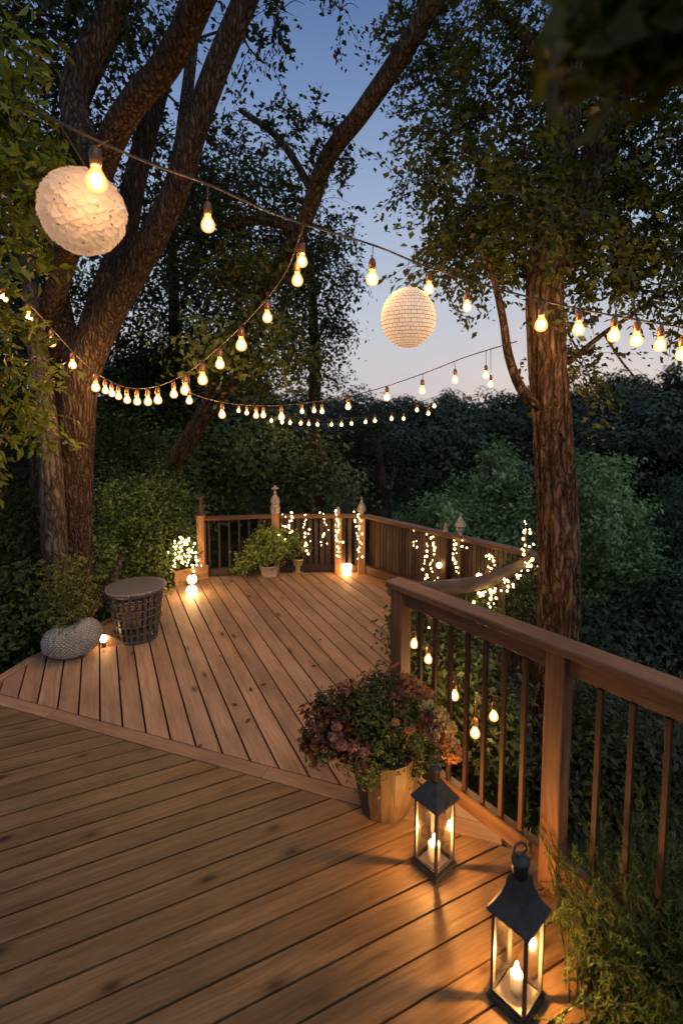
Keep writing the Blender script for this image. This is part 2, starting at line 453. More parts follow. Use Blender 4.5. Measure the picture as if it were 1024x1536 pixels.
def wax_mat():
    m, nt, nd, lk = new_mat('candle_wax')
    p = N_(nt, 'ShaderNodeBsdfPrincipled'); p.inputs['Base Color'].default_value = (.75, .55, .32, 1); p.inputs['Roughness'].default_value = .5
    tc = N_(nt, 'ShaderNodeTexCoord'); sp = N_(nt, 'ShaderNodeSeparateXYZ'); lk.new(tc.outputs['Generated'], sp.inputs[0])
    r = ramp(nt, sp.outputs['Z'], [(.1, (.12, .04, .006)), (1., (1.0, .55, .16))])
    lk.new(r.outputs['Color'], p.inputs['Emission Color']); p.inputs['Emission Strength'].default_value = 1.1  # flame's glow in the wax painted as emission, stronger towards the top
    o = N_(nt, 'ShaderNodeOutputMaterial'); lk.new(p.outputs[0], o.inputs[0])
    m.cycles.emission_sampling = 'NONE'
    return m
M['wax'] = wax_mat()

def terrain_mat():
    m, nt, nd, lk = new_mat('forest_floor')
    tc = N_(nt, 'ShaderNodeTexCoord')
    no = N_(nt, 'ShaderNodeTexNoise'); no.inputs['Scale'].default_value = 3; no.inputs['Detail'].default_value = 8
    lk.new(tc.outputs['Object'], no.inputs['Vector'])
    r = ramp(nt, no.outputs['Fac'], [(.3, (.012, .016, .01)), (.55, (.03, .035, .018)), (.75, (.05, .042, .026))])
    p = N_(nt, 'ShaderNodeBsdfPrincipled'); lk.new(r.outputs['Color'], p.inputs['Base Color']); p.inputs['Roughness'].default_value = 1; p.inputs['Specular IOR Level'].default_value = 0
    b = N_(nt, 'ShaderNodeBump'); b.inputs['Strength'].default_value = .8; b.inputs['Distance'].default_value = .08
    lk.new(no.outputs['Fac'], b.inputs['Height']); lk.new(b.outputs[0], p.inputs['Normal'])
    o = N_(nt, 'ShaderNodeOutputMaterial'); lk.new(p.outputs[0], o.inputs[0])
    return m

def paper_mat(name, base, glow, gcol, brick=False):
    m, nt, nd, lk = new_mat(name)
    p = N_(nt, 'ShaderNodeBsdfPrincipled'); p.inputs['Roughness'].default_value = .8
    t = N_(nt, 'ShaderNodeBsdfTranslucent'); t.inputs[0].default_value = (*base, 1)
    e = N_(nt, 'ShaderNodeEmission'); e.inputs[1].default_value = glow
    if brick:
        a = N_(nt, 'ShaderNodeAttribute', attribute_name='wc')
        bt = N_(nt, 'ShaderNodeTexBrick'); bt.inputs['Scale'].default_value = 1.0
        bt.inputs['Brick Width'].default_value = 1.0; bt.inputs['Row Height'].default_value = .5
        bt.inputs['Mortar Size'].default_value = .042; bt.inputs['Mortar Smooth'].default_value = .2
        bt.inputs['Color1'].default_value = (1, .95, .9, 1); bt.inputs['Color2'].default_value = (.86, .8, .74, 1); bt.inputs['Mortar'].default_value = (.06, .03, .02, 1)
        nz = N_(nt, 'ShaderNodeTexNoise'); nz.inputs['Scale'].default_value = 1.3; lk.new(a.outputs['Vector'], nz.inputs['Vector'])
        ad = N_(nt, 'ShaderNodeVectorMath', operation='MULTIPLY_ADD'); lk.new(nz.outputs['Color'], ad.inputs[0]); ad.inputs[1].default_value = (.3, .14, 0); lk.new(a.outputs['Vector'], ad.inputs[2])
        lk.new(ad.outputs[0], bt.inputs['Vector'])
        lk.new(mul(nt, bt.outputs['Color'], base), p.inputs['Base Color'])
        lk.new(mul(nt, bt.outputs['Color'], gcol), e.inputs[0])
    else:
        colA = N_(nt, 'ShaderNodeAttribute', attribute_name='Col')
        lk.new(mul(nt, colA.outputs['Color'], base), p.inputs['Base Color'])
        lk.new(mul(nt, colA.outputs['Color'], gcol), e.inputs[0])
    mx = N_(nt, 'ShaderNodeMixShader'); mx.inputs[0].default_value = .25; lk.new(p.outputs[0], mx.inputs[1]); lk.new(t.outputs[0], mx.inputs[2])
    ad2 = N_(nt, 'ShaderNodeAddShader'); lk.new(mx.outputs[0], ad2.inputs[0]); lk.new(e.outputs[0], ad2.inputs[1])
    o = N_(nt, 'ShaderNodeOutputMaterial'); lk.new(ad2.outputs[0], o.inputs[0])
    m.cycles.emission_sampling = 'NONE'
    return m
M['petal'] = paper_mat('petal_paper', (.6, .5, .41), .3, (1, .6, .36))
M['paper'] = paper_mat('ribbed_paper', (.75, .68, .6), .5, (1, .68, .44), brick=True)

def knit_mat():
    m, nt, nd, lk = new_mat('knit_stone')
    a = N_(nt, 'ShaderNodeAttribute', attribute_name='wc')
    mp = N_(nt, 'ShaderNodeMapping'); mp.inputs['Scale'].default_value = (1, 1, 1)
    lk.new(a.outputs['Vector'], mp.inputs['Vector'])
    vo = N_(nt, 'ShaderNodeTexVoronoi'); vo.inputs['Scale'].default_value = 1.0; lk.new(mp.outputs[0], vo.inputs['Vector'])
    r = ramp(nt, vo.outputs['Distance'], [(.1, (.75, .7, .64)), (.5, (.45, .41, .36)), (.9, (.12, .1, .085))])
    ca = N_(nt, 'ShaderNodeAttribute', attribute_name='Col'); p = N_(nt, 'ShaderNodeBsdfPrincipled'); lk.new(mul(nt, r.outputs['Color'], ca.outputs['Color']), p.inputs['Base Color']); p.inputs['Roughness'].default_value = .85
    b = N_(nt, 'ShaderNodeBump'); b.invert = True; b.inputs['Strength'].default_value = 1; b.inputs['Distance'].default_value = .012
    lk.new(vo.outputs['Distance'], b.inputs['Height']); lk.new(b.outputs[0], p.inputs['Normal'])
    o = N_(nt, 'ShaderNodeOutputMaterial'); lk.new(p.outputs[0], o.inputs[0])
    return m
M['knit'] = knit_mat()

# ---------------------------------------------------------------- ground, hills, forest
def smooth(a, b, x):
    t = min(1, max(0, (x-a)/(b-a))); return t*t*(3-2*t)

def terrain_z(x, y):
    d = math.hypot(x, y); az = math.degrees(math.atan2(x, y))
    side = x*1.0 + (y-6.2)*.35
    z = -.45 - .42*max(0, side)
    z = max(z, -11.5 + .02*0)
    z = z if d < 40 else max(z, -11.5)
    ridge = -9.0 + 7.0*smooth(15, 34, az) + 3.6*noise.noise((az*.11, 3.1, 0)) + (4 if az < -14 else 0)
    z = z + smooth(45, 210, d)*(ridge + 11.5 + (z < -11)*0)
    z -= smooth(260, 900, d)*30
    if d > 2: z += .25*noise.noise((x*.35, y*.35, 0))*min(1, d/8) + .05*noise.noise((x*1.7, y*1.7, 5))
    return z

mb = MB(); rings = [0.01]
r_ = .6
while r_ < 2600: rings.append(r_); r_ *= 1.09
SEG = 144
vs = []
for r in rings:
    for k in range(SEG):
        a = 2*PI*k/SEG; x, y = r*math.sin(a), r*math.cos(a)
        vs.append((x, y, terrain_z(x, y)))
fs = []
for i in range(len(rings)-1):
    for k in range(SEG):
        k2 = (k+1) % SEG; fs.append([i*SEG+k, (i+1)*SEG+k, (i+1)*SEG+k2, i*SEG+k2])
fs.append([k for k in range(SEG)])
mb.add(vs, fs, smooth=True)
tag(mb.obj('ground', terrain_mat()), kind='structure')

# far-off wood over the hills: reads as one mass
Ps, Ns, Ss, Cs = [], [], [], []
for i in range(950):
    az = math.radians(random.uniform(-24, 46)); d = 66*(300/66)**(random.random()**.85)
    x, y = d*math.sin(az), d*math.cos(az); gz = terrain_z(x, y)
    R = random.choice((2.2, 3.0, 3.6, 4.6, 5.6))*(.7 + d/260)*random.uniform(.85, 1.15)
    H_ = R*random.uniform(1.7, 2.3)
    n = 380
    lob = rng.normal(size=(9, 3)); lob /= np.linalg.norm(lob, axis=1, keepdims=True); lob[:, 2] = abs(lob[:, 2])*.9-.1
    k = rng.integers(0, 9, n)
    q = rng.normal(size=(n, 3)); q /= np.linalg.norm(q, axis=1, keepdims=True)
    p = lob[k]*.66 + q*.36
    nn = q*1.0 + lob[k]*.5 + np.array([0, 0, .15])
    P = np.array([x, y, gz+H_*.55]) + p*np.array([R, R, H_*.55])
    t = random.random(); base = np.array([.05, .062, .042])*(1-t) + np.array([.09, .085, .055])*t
    base = base*np.array([.95, 1.0, 1.15])*random.uniform(.6, 1.05)*(.75+.45*rng.random((n, 1)))*np.clip(.5+.95*p[:, 2:3]+.35*q[:, 2:3], .1, 1.9)  # light painted into leaf colour: bright tops, dark undersides, bluish haze
    Ps.append(P); Ns.append(nn); Ss.append(R*.125*(.6+.8*rng.random(n))); Cs.append(base)
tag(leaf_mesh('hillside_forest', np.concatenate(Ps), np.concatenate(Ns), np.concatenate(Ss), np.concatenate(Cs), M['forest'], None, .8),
    'dark wooded hills rolling across the horizon behind the deck', 'forest', kind='stuff')

# ---------------------------------------------------------------- deck
D1 = Vector((-.431, .902, 0)); D2 = Vector((.902, .431, 0))

def clip(poly, nx, ny, c):          # keep nx*x+ny*y <= c
    out = []
    for i in range(len(poly)):
        a, b = poly[i], poly[(i+1) % len(poly)]
        da = nx*a[0]+ny*a[1]-c; db = nx*b[0]+ny*b[1]-c
        if da <= 0: out.append(a)
        if da*db < 0:
            t = da/(da-db); out.append((a[0]+(b[0]-a[0])*t, a[1]+(b[1]-a[1])*t))
    return out

def boards(mb, poly, dirv, nrm, start, pitch, gap, lo, hi, th=.028, spread=.16):
    k = math.floor((lo-start)/pitch)
    while start+k*pitch < hi:
        c0 = start+k*pitch+gap/2; c1 = start+(k+1)*pitch-gap/2
        p = clip(poly, nrm.x, nrm.y, c1); p = clip(p, -nrm.x, -nrm.y, -c0)
        k += 1
        if len(p) < 3: continue
        ar = .5*sum(p[i][0]*p[(i+1) % len(p)][1]-p[(i+1) % len(p)][0]*p[i][1] for i in range(len(p)))
        if ar < 0: p = p[::-1]
        if abs(ar) < 1e-4: continue
        o = (random.random()*90, random.random()*90, random.random()*90)
        t = 1+random.uniform(-spread, spread); w = random.uniform(-.03, .03)
        dz = random.uniform(-.0012, .0012)
        vs = []; wc = []
        for z in (dz, dz-th):
            for q in p:
                vs.append((q[0], q[1], z)); wc.append((q[0]*dirv.x+q[1]*dirv.y+o[0], q[0]*nrm.x+q[1]*nrm.y-c0+o[1], z+o[2]))
        n = len(p)
        fs = [list(range(n))] + [[i, n+i, n+(i+1) % n, (i+1) % n] for i in range(n)]
        mb.add(vs, fs, wc, (t*(1+w), t, t*(1-w)))

def mitre(x, off): return 2.475 - .362*x + off
near_poly = [(-4.2, -1.5), (.62, -1.5), (.68, 1.15), (.985, 1.93), (.80, mitre(.80, -.055)), (-4.2, mitre(-4.2, -.055))]
far_poly = [(-2.5, mitre(-2.5, .055)), (.72, mitre(.72, .055)), (.3227, 2.74), (.80, 5.48), (.30, 6.08), (-1.66, 5.95), (-2.2, 4.46), (-2.43, 3.9)]
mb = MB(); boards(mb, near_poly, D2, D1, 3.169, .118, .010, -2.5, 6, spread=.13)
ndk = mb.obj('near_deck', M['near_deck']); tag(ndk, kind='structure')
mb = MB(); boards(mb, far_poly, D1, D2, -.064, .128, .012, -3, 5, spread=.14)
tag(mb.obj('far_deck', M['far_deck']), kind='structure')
mb = MB()
a = [(-4.2, mitre(-4.2, 0)), (-1.9, mitre(-1.9, 0)), (-.42, mitre(-.42, 0)), (.75, mitre(.75, 0))]
for p, q in zip(a[:-1], a[1:]):
    dv = (Vector((*q, 0))-Vector((*p, 0))).normalized()*.0015
    mb.beam(Vector((*p, -.0135))+dv, Vector((*q, -.0135))-dv, .092, .028)
ed = [(-2.56, 3.42), (-2.47, 3.9), (-2.24, 4.47), (-1.70, 5.95)]
for p, q in zip(ed[:-1], ed[1:]): mb.beam((*p, -.011), (*q, -.011), .075, .03)
tag(mb.obj('deck_border', M['border']), kind='structure')
# fascia and a dark shade sheet under the deck so its edge reads solid from the side
mb = MB()
outer = [(-2.52, 3.40), (-2.43, 3.9), (-2.2, 4.46), (-1.66, 5.95), (.30, 6.08), (.80, 5.48), (.34, 2.75), (.76, 2.22), (1.0, 1.93), (.695, 1.15), (.62, -1.5)]
for p, q in zip(outer[:-1], outer[1:]): mb.beam((*p, -.135), (*q, -.135), .03, .2)
tag(mb.obj('deck_fascia', M['rail']), kind='structure')
mb = MB()
mb.add([(-4.2, -1.5, -.13), (.6, -1.5, -.13), (.64, 1.15, -.13), (.88, 1.9, -.13), (.3, 2.7, -.13), (.78, 5.45, -.13), (.28, 6.05, -.13), (-1.64, 5.92, -.13), (-2.18, 4.46, -.13), (-2.5, 3.4, -.13), (-4.2, 4.0, -.13)], [list(range(11))])
tag(mb.obj('gap_shade_sheet', M['soil']), kind='structure')  # dark sheet added under the boards so the gaps look shaded

# ---------------------------------------------------------------- railings
RD = Vector((-.625, .781, 0)); RP = Vector((.885, 1.975, 0))       # near railing: direction and main post
def rp(s, z): return RP + RD*s + Vector((0, 0, z))
nr = empty('deck_railing', RP, 'reddish cedar handrail with thin dark balusters beside the flower pot in the foreground', 'railing')
RH = 1.06
mb = MB(); mb.beam(rp(.965, RH-.018), rp(-1.6, RH-.018), .112, .036, ch=.006, col=(1, 1, 1)); mb.obj('handrail', M['rail'], nr)
for s in (0, .9, -1.15):
    mb = MB(); mb.beam(rp(s, -.12 if s else -.02), rp(s, RH-.037), .082, .082, ch=.005, up=RD, col=(1, 1, 1)); mb.obj('post', M['rail'], nr)
for s0, s1 in ((.043, .857), (-.043, -1.1)):
    off = Vector((RD.y, -RD.x, 0))*.012
    mb = MB(); mb.beam(rp(s0, RH-.085)+off, rp(s1, RH-.085)+off, .034, .085, ch=.003, col=(.8, .8, .8)); mb.obj('upper_rail', M['rail'], nr)
    mb = MB(); mb.beam(rp(s0, .095), rp(s1, .095), .05, .085, ch=.004, col=(.95, .95, .95)); mb.obj('bottom_rail', M['rail'], nr)
for k in range(7):
    s = .048 + (k+1)*.809/8
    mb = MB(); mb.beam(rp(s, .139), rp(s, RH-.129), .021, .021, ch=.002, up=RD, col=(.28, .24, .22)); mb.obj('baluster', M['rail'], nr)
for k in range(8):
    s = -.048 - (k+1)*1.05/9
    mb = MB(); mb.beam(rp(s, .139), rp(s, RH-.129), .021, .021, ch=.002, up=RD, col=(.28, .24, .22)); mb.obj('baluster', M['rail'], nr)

RB = .72
def finial(parent, c, kind):
    mb = MB(); x, y, z = c
    if kind == 'statue':
        mb.lathe([(.035, 0), (.035, .02), (.022, .03), (.03, .06), (.038, .09), (.02, .12), (.016, .14), (.026, .165), (.022, .19), (.006, .215)], c, 12)
        mb.beam((x-.05, y, z+.205), (x+.04, y, z+.215), .012, .01)
        return mb.obj('finial', M['finial_dark'], parent)
    if kind == 'tower':
        mb.lathe([(.055, 0), (.055, .05), (.06, .055), (.06, .07), (.045, .075), (.05, .11), (.056, .14), (.05, .17), (.03, .2), (.012, .225), (.02, .24), (.01, .255), (.004, .30)], c, 10, smooth=False)
        mb.lathe([(.004, .285), (.045, .288), (.05, .293), (.02, .305), (.006, .33)], c, 10)
        return mb.obj('finial', M['finial'], parent)
    if kind == 'spire':
        mb.lathe([(.03, 0), (.03, .04), (.05, .045), (.055, .06), (.05, .085), (.034, .12), (.018, .15), (.008, .18), (.004, .22)], c, 10)
        for a in range(5):
            t = a*2*PI/5; mb.beam((x+.045*math.cos(t), y+.045*math.sin(t), z+.045), (x+.014*math.cos(t), y+.014*math.sin(t), z+.16), .008, .008)
        return mb.obj('finial', M['finial'], parent)
    if kind == 'bird_house':
        mb.lathe([(.02, 0), (.02, .05), (.04, .055), (.042, .095), (.06, .1), (.03, .16), (.012, .19), (.004, .23)], c, 8, smooth=False)
        return mb.obj('finial', M['finial'], parent)
    mb.lathe([(.026, 0), (.028, .02), (.018, .03), (.026, .05), (.02, .075), (.006, .1)], c, 10)
    return mb.obj('finial', M['finial'], parent)

br = empty('deck_railing', (-.7, 6.0, 0), 'low back railing with finial topped posts behind the two potted shrubs', 'railing')
pL = Vector((-1.64, 5.86, 0)); pM = Vector((-.79, 6.0, 0)); pN = Vector((-.04, 6.04, 0)); pC = Vector((.24, 6.02, 0))
mb = MB()
for p, q in ((pL, pM), (pM, pC)):
    mb.beam(p+Vector((.0, 0, RB-.02)), q+Vector((0, 0, RB-.02)), .1, .036, ch=.004, col=(1, .95, .9))
mb.obj('handrail', M['rail'], br)
for p, kind in ((pL, 'statue'), (pM, 'tower'), (pN, 'small'), (pC, 'spire')):
    mb = MB(); h = RB+.03 if p in (pL, pM) else RB-.039
    mb.beam(p+Vector((0, -.03, -.1)), p+Vector((0, -.03, h)), .085, .085, up=(1, 0, 0), ch=.004, col=(1.1, 1.05, 1)); po = mb.obj('post', M['box'], br)
    finial(po, p+Vector((0, -.03, h if p in (pL, pM) else RB)), kind)
for p, q in ((pL, pM), (pM, pN), (pN, pC)):
    mb = MB(); d = (q-p).normalized()
    mb.beam(p+d*.045+Vector((0, 0, .06)), q-d*.045+Vector((0, 0, .06)), .045, .07, col=(.7, .65, .6)); mb.obj('bottom_rail', M['fence'], br)
    n = max(2, int((q-p).length/(.11 if p is pL else .075)))
    for k in range(n):
        c = p+(q-p)*((k+.7)/(n+.4))
        wd = .022 if p is pL else random.choice((.04, .05, .06))
        mb = MB(); t = random.uniform(.6, 1.3); mb.beam(c+Vector((0, 0, .097)), c+Vector((0, 0, RB-.04)), wd, .02, up=(0, 1, 0), col=(t, t*.95, t*.9)); mb.obj('baluster', M['fence'], br)

rf = empty('board_fence', (.24, 6.02, 0), 'dark upright board fence running from the far corner towards the tree', 'fence')
q0 = Vector((.30, 5.99, 0)); q1 = Vector((1.78, 4.32, 0)); dq = (q1-q0); Lq = dq.length; dq.normalize()
nrm_q = Vector((-dq.y, dq.x, 0))
mb = MB(); mb.beam(q0+Vector((0, 0, RB-.018))-dq*.03, q1+Vector((0, 0, RB-.018)), .11, .036, ch=.004, col=(1, .97, .93)); mb.obj('handrail', M['rail'], rf)
mb = MB(); mb.beam(q0+Vector((0, 0, .05)), q0+dq*(Lq*.62)+Vector((0, 0, .05)), .06, .1, col=(.9, .85, .8)); mb.obj('bottom_rail', M['rail'], rf)
for sk, kd in ((.52, 'small'), (.60, 'bird_house'), (.985, None)):
    mb = MB(); c = q0+dq*Lq*sk
    mb.beam(c+Vector((0, 0, -.9)), c+Vector((0, 0, RB-.037)), .07, .07, up=dq, ch=.003, col=(.8, .75, .7)); po = mb.obj('post', M['fence'], rf)
    if kd: finial(po, c+Vector((0, 0, RB)), kd)
n = 46
for k in range(n):
    s = (k+.5)/n*Lq
    c = q0+dq*s+nrm_q*(.045+random.uniform(0, .006)); t = random.uniform(.65, 1.35)
    mb = MB(); lowz = .02-random.uniform(0, .05) if k < 27 else -.5
    mb.beam(c+Vector((0, 0, lowz)), c+Vector((0, 0, RB-.037)), Lq/n-random.uniform(.006, .016), .016, up=nrm_q, col=(t, t*.95, t*.9)); mb.obj('board', M['fence'], rf)

# curved log used as a rough handrail
lg = empty('log_rail', (.45, 3.3, 0), 'pale curved log rail slung between the cedar railing and the board fence', 'log rail')
pts = catmull([at(588, 886, 3.05), at(640, 883, 3.35), at(690, 879, 3.65), at(745, 866, 3.95), at(800, 838, 4.28)], 8)
def lgd(a, L, i): return 1+.08*noise.noise((math.cos(a)*1.5, math.sin(a)*1.5, L*4))
mb = MB(); mb.tube(pts, lerp_list([.04, .05, .056, .05, .04], 8), 24, disp=lgd); lgo = mb.obj('log', M['log'], lg)
for k in (9, 25):
    mb = MB(); p = pts[k]; mb.tube([(p.x, p.y, terrain_z(p.x, p.y)-.1), (p.x, p.y, p.z-.04)], .03, 8); mb.obj('leg', M['log'], lg)

# ---------------------------------------------------------------- trees
def furrow(k, amp, zs=.9, seed=0.0):
    def f(a, L, i):
        x, y = math.cos(a)*k, math.sin(a)*k
        n1 = noise.noise((x+seed, y, L*zs)); n2 = noise.noise((x*2.1, y*2.1+seed, L*zs*2.6)); n3 = noise.noise((x*4.5, y*4.5, L*7+seed))
        rdg = 1-2.2*abs(n1+.35*n2)
        return 1+amp*(rdg*.9+.35*n3)
    return f

def limb_pts(spec, n=10):
    """spec: list of (px,py,Y,width_px) -> path and radii"""
    pts = [at(a, b, Y) for a, b, Y, w in spec]; rad = [w*pxm(Y)*.5 for a, b, Y, w in spec]
    return catmull(pts, n), lerp_list(rad, n)

def to_ground(spec, below=.3):
    p = at(spec[0][0], spec[0][1], spec[0][2]); gz = terrain_z(p.x, p.y)-below
    return Vector((p.x, p.y, gz))

def blob(px, py, rx, ry, Y, n, dy=None):
    m = pxm(Y); d = dy if dy else min(rx, ry)*m*1.0
    return (at(px, py, Y), (rx*m, d, ry*m), n)

def twigs(root, mat, blobs, origin_pts, r=.006, per=5):
    for c, rr, n in blobs:
        mb = MB()
        c = Vector(c)
        o = min(origin_pts, key=lambda q: (q-c).length)
        mid = (o+c)/2+Vector((random.uniform(-.1, .1), random.uniform(-.1, .1), random.uniform(0, .15)))
        L = (c-o).length
        mb.tube(catmull([o, mid, c], 6), lerp_list([r*(2+L*.8), r*1.6, r], 6), 6, cap=False)
        for k in range(per):
            d = Vector((random.gauss(0, 1), random.gauss(0, 1), random.gauss(0, 1))).normalized()
            e = c+Vector((d.x*rr[0], d.y*rr[1], d.z*rr[2]))*.85
            mb.tube(catmull([c, (c+e)/2+Vector((0, 0, .05)), e], 4), lerp_list([r*.9, r*.6, r*.3], 4), 5, cap=False)
        mb.obj('branch', mat, root)

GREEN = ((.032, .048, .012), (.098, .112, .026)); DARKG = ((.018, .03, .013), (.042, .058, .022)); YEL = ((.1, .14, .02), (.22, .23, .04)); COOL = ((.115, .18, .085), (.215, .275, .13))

def tree(name, label, cat, limbs, blobs, size, cols, mat, lmat='leaf', group=None, twig=.16, per=26, hollow=.35, sides=28, disp=None, twr=.006, foot=True, aspect=.55, twp=5, spray=0):
    spec0 = limbs[0]
    base = to_ground(spec0) if foot else at(*spec0[0][:3])
    root = empty(name, base, label, cat, group)
    allp = []
    for i, sp in enumerate(limbs):
        pts, rad = limb_pts(sp)
        if i == 0 and foot:
            p0 = pts[0]; k = 8
            pre = [base + (p0-base)*(j/k) for j in range(k)]
            fl = [rad[0]*(1+.45*(1-j/k)**3) for j in range(k)]
            pts = pre+pts; rad = fl+rad
        # resample for displaced bark
        mb = MB()
        P2 = []; R2 = []
        for a, b, ra, rb in zip(pts[:-1], pts[1:], rad[:-1], rad[1:]):
            m = max(1, int((b-a).length/(.022 if sides > 60 else .05))) if disp and i == 0 else 1
            for j in range(m): P2.append(a+(b-a)*j/m); R2.append(ra+(rb-ra)*j/m)
        P2.append(pts[-1]); R2.append(rad[-1])
        mb.tube(P2, R2, sides if i == 0 else max(10, sides//2), disp=disp if disp else furrow(2.2, .05, 1.2, i*3.3))
        mb.obj('trunk' if i == 0 else 'branch', mat, root)
        allp += P2
    if blobs:
        twigs(root, mat, blobs, allp, twr, twp)
        if spray: spray_crown('crown', blobs, size, cols, M[lmat], root, per, spray, hollow, aspect)
        else: crown('crown', blobs, size, cols, M[lmat], root, twig, per, hollow, aspect)
    return root

# right-hand tree beyond the railing
tr_blobs = [blob(700, 40, 110, 55, 5.0, 1500, dy=.4), blob(630, 45, 50, 50, 5.2, 600, dy=.3), blob(665, 185, 62, 58, 5.0, 850, dy=.4), blob(628, 255, 30, 36, 4.6, 260), blob(740, 170, 90, 80, 4.3, 1300, dy=.4),
            blob(700, 290, 66, 75, 3.8, 1000), blob(765, 320, 85, 70, 3.75, 1300, dy=.3), blob(690, 370, 45, 45, 3.5, 420), blob(850, 305, 90, 55, 3.1, 650, dy=.2), blob(880, 270, 90, 75, 4.0, 1100, dy=.4), blob(930, 330, 80, 85, 3.5, 1200), blob(885, 385, 65, 45, 3.5, 600),
            blob(770, 50, 75, 70, 4.2, 900, dy=.4), blob(910, 60, 90, 80, 4.2, 1300, dy=.4), blob(1000, 180, 90, 100, 3.5, 1400), blob(1010, 350, 60, 65, 3.5, 600), blob(920, 180, 60, 70, 4.0, 800, dy=.4), blob(790, 240, 40, 60, 3.25, 300, dy=.2),
            blob(1010, 440, 35, 35, 3.7, 230), blob(870, 545, 32, 28, 3.5, 180), blob(845, 520, 30, 30, 3.5, 120), blob(960, 420, 40, 30, 3.6, 160), blob(640, 405, 18, 20, 3.4, 90)]
tree('tree', 'broadleaf tree with deeply furrowed red brown bark rising right of the cedar railing', 'tree',
     [[(838, 930, 3.42, 57), (837, 800, 3.4, 55), (828, 650, 3.4, 51), (819, 520, 3.4, 49), (817, 420, 3.4, 48), (830, 300, 3.45, 44), (846, 150, 3.6, 42), (858, 0, 3.9, 40), (866, -140, 4.3, 30)],
      [(838, 400, 3.42, 34), (880, 280, 3.5, 40), (925, 130, 3.6, 38), (960, -40, 3.9, 32)],
      [(806, 610, 3.36, 13), (785, 590, 3.3, 14), (764, 540, 3.25, 12), (752, 470, 3.22, 10), (735, 405, 3.25, 8), (700, 340, 3.4, 6)],
      [(846, 160, 3.6, 20), (800, 70, 3.9, 15), (740, 10, 4.4, 11), (690, -50, 4.9, 7)],
      [(850, 545, 3.4, 8), (905, 500, 3.4, 6), (950, 470, 3.45, 4), (985, 440, 3.5, 3)],
      [(905, 500, 3.4, 4), (930, 540, 3.35, 3), (955, 570, 3.35, 2)]],
     [(c, r, int(n*2.15)) for c, r, n in tr_blobs], .05, GREEN, M['bark_red'], spray=.3, per=26, hollow=.1, sides=128, disp=furrow(4.6, .13, 2.1, 2.0), twr=.004)

# big left-hand tree
l_blobs = [blob(60, 40, 110, 80, 5.0, 1500), blob(190, 30, 90, 60, 5.5, 1200), blob(60, 190, 100, 80, 5.2, 1200), blob(250, 200, 60, 90, 6.2, 900), blob(300, 330, 70, 60, 6.3, 700),
           blob(180, 330, 80, 80, 6.2, 900), blob(325, 220, 35, 55, 6.3, 360), blob(425, 12, 48, 26, 5.0, 190), blob(375, 30, 26, 40, 5.0, 130), blob(510, 14, 32, 24, 5.0, 100), blob(40, 480, 50, 90, 5.6, 700), blob(395, 95, 18, 25, 5.0, 60)]
tree('tree', 'large forked tree with thick leaning trunks on the left behind the woven stone planter', 'tree',
     [[(110, 880, 4.75, 52), (112, 760, 4.75, 49), (116, 640, 4.75, 49), (124, 560, 4.75, 50), (162, 475, 4.7, 42), (208, 395, 4.65, 40), (258, 300, 4.6, 36), (290, 200, 4.5, 35), (326, 100, 4.45, 34), (366, 5, 4.4, 33), (405, -95, 4.3, 34)],
      [(118, 540, 4.8, 34), (160, 430, 5.0, 36), (185, 360, 5.2, 34), (205, 260, 5.4, 30), (240, 130, 5.5, 26), (290, -20, 5.6, 22)],
      [(112, 545, 4.85, 30), (85, 430, 5.1, 32), (90, 310, 5.2, 30), (115, 160, 5.3, 30), (170, 40, 5.4, 26), (200, -60, 5.5, 22)],
      [(262, 285, 4.65, 18), (275, 190, 4.9, 18), (290, 60, 5.2, 14)]],
     [(c, r, int(n*1.6)) for c, r, n in l_blobs], .065, DARKG, M['bark'], spray=.38, per=30, hollow=.15, sides=80, disp=furrow(5.0, .035, 2.6, 5.0), twr=.006)

# warm lit limb crossing the top left
tree('tree', 'thick smooth limb lit orange curving up behind the white petal lantern', 'tree',
     [[(68, 880, 5.6, 36), (66, 700, 5.5, 36), (70, 560, 5.2, 36), (85, 440, 4.8, 30), (118, 340, 4.2, 33), (148, 262, 3.9, 36), (172, 200, 3.7, 38), (205, 148, 3.55, 38), (243, 106, 3.45, 38), (276, 50, 3.3, 38), (300, 0, 3.2, 37), (330, -60, 3.1, 38)],
      [(150, 260, 3.9, 34), (110, 150, 4.1, 36), (150, 50, 4.2, 36), (200, -40, 4.3, 30)]],
     [blob(30, 20, 90, 60, 4.2, 700), blob(130, -20, 90, 60, 4.2, 700)], .07, DARKG, M['bark'], twig=.15, per=24, sides=40, disp=furrow(1.8, .05, 1.0, 9.0))

# slim grey trunk at the left
tree('tree', 'slim pale grey trunk standing just left of the large forked tree', 'tree',
     [[(84, 880, 4.55, 38), (80, 760, 4.55, 34), (72, 650, 4.6, 32), (62, 560, 4.7, 28), (48, 450, 4.9, 24), (40, 330, 5.1, 20), (45, 200, 5.2, 16)]],
     [blob(20, 330, 80, 90, 5.3, 700)], .07, DARKG, M['bark_grey'], twig=.16, per=24, sides=40, disp=furrow(1.6, .03, 2.0, 4.0))
tree('tree', 'dark trunk cut off by the left edge of the photo', 'tree',
     [[(8, 860, 5.4, 26), (2, 760, 5.4, 26), (-8, 640, 5.4, 24), (-14, 480, 5.5, 22), (-10, 300, 5.6, 16)]],
     [blob(-40, 400, 90, 140, 5.8, 900)], .075, DARKG, M['bark'], twig=.17, per=24, sides=24)

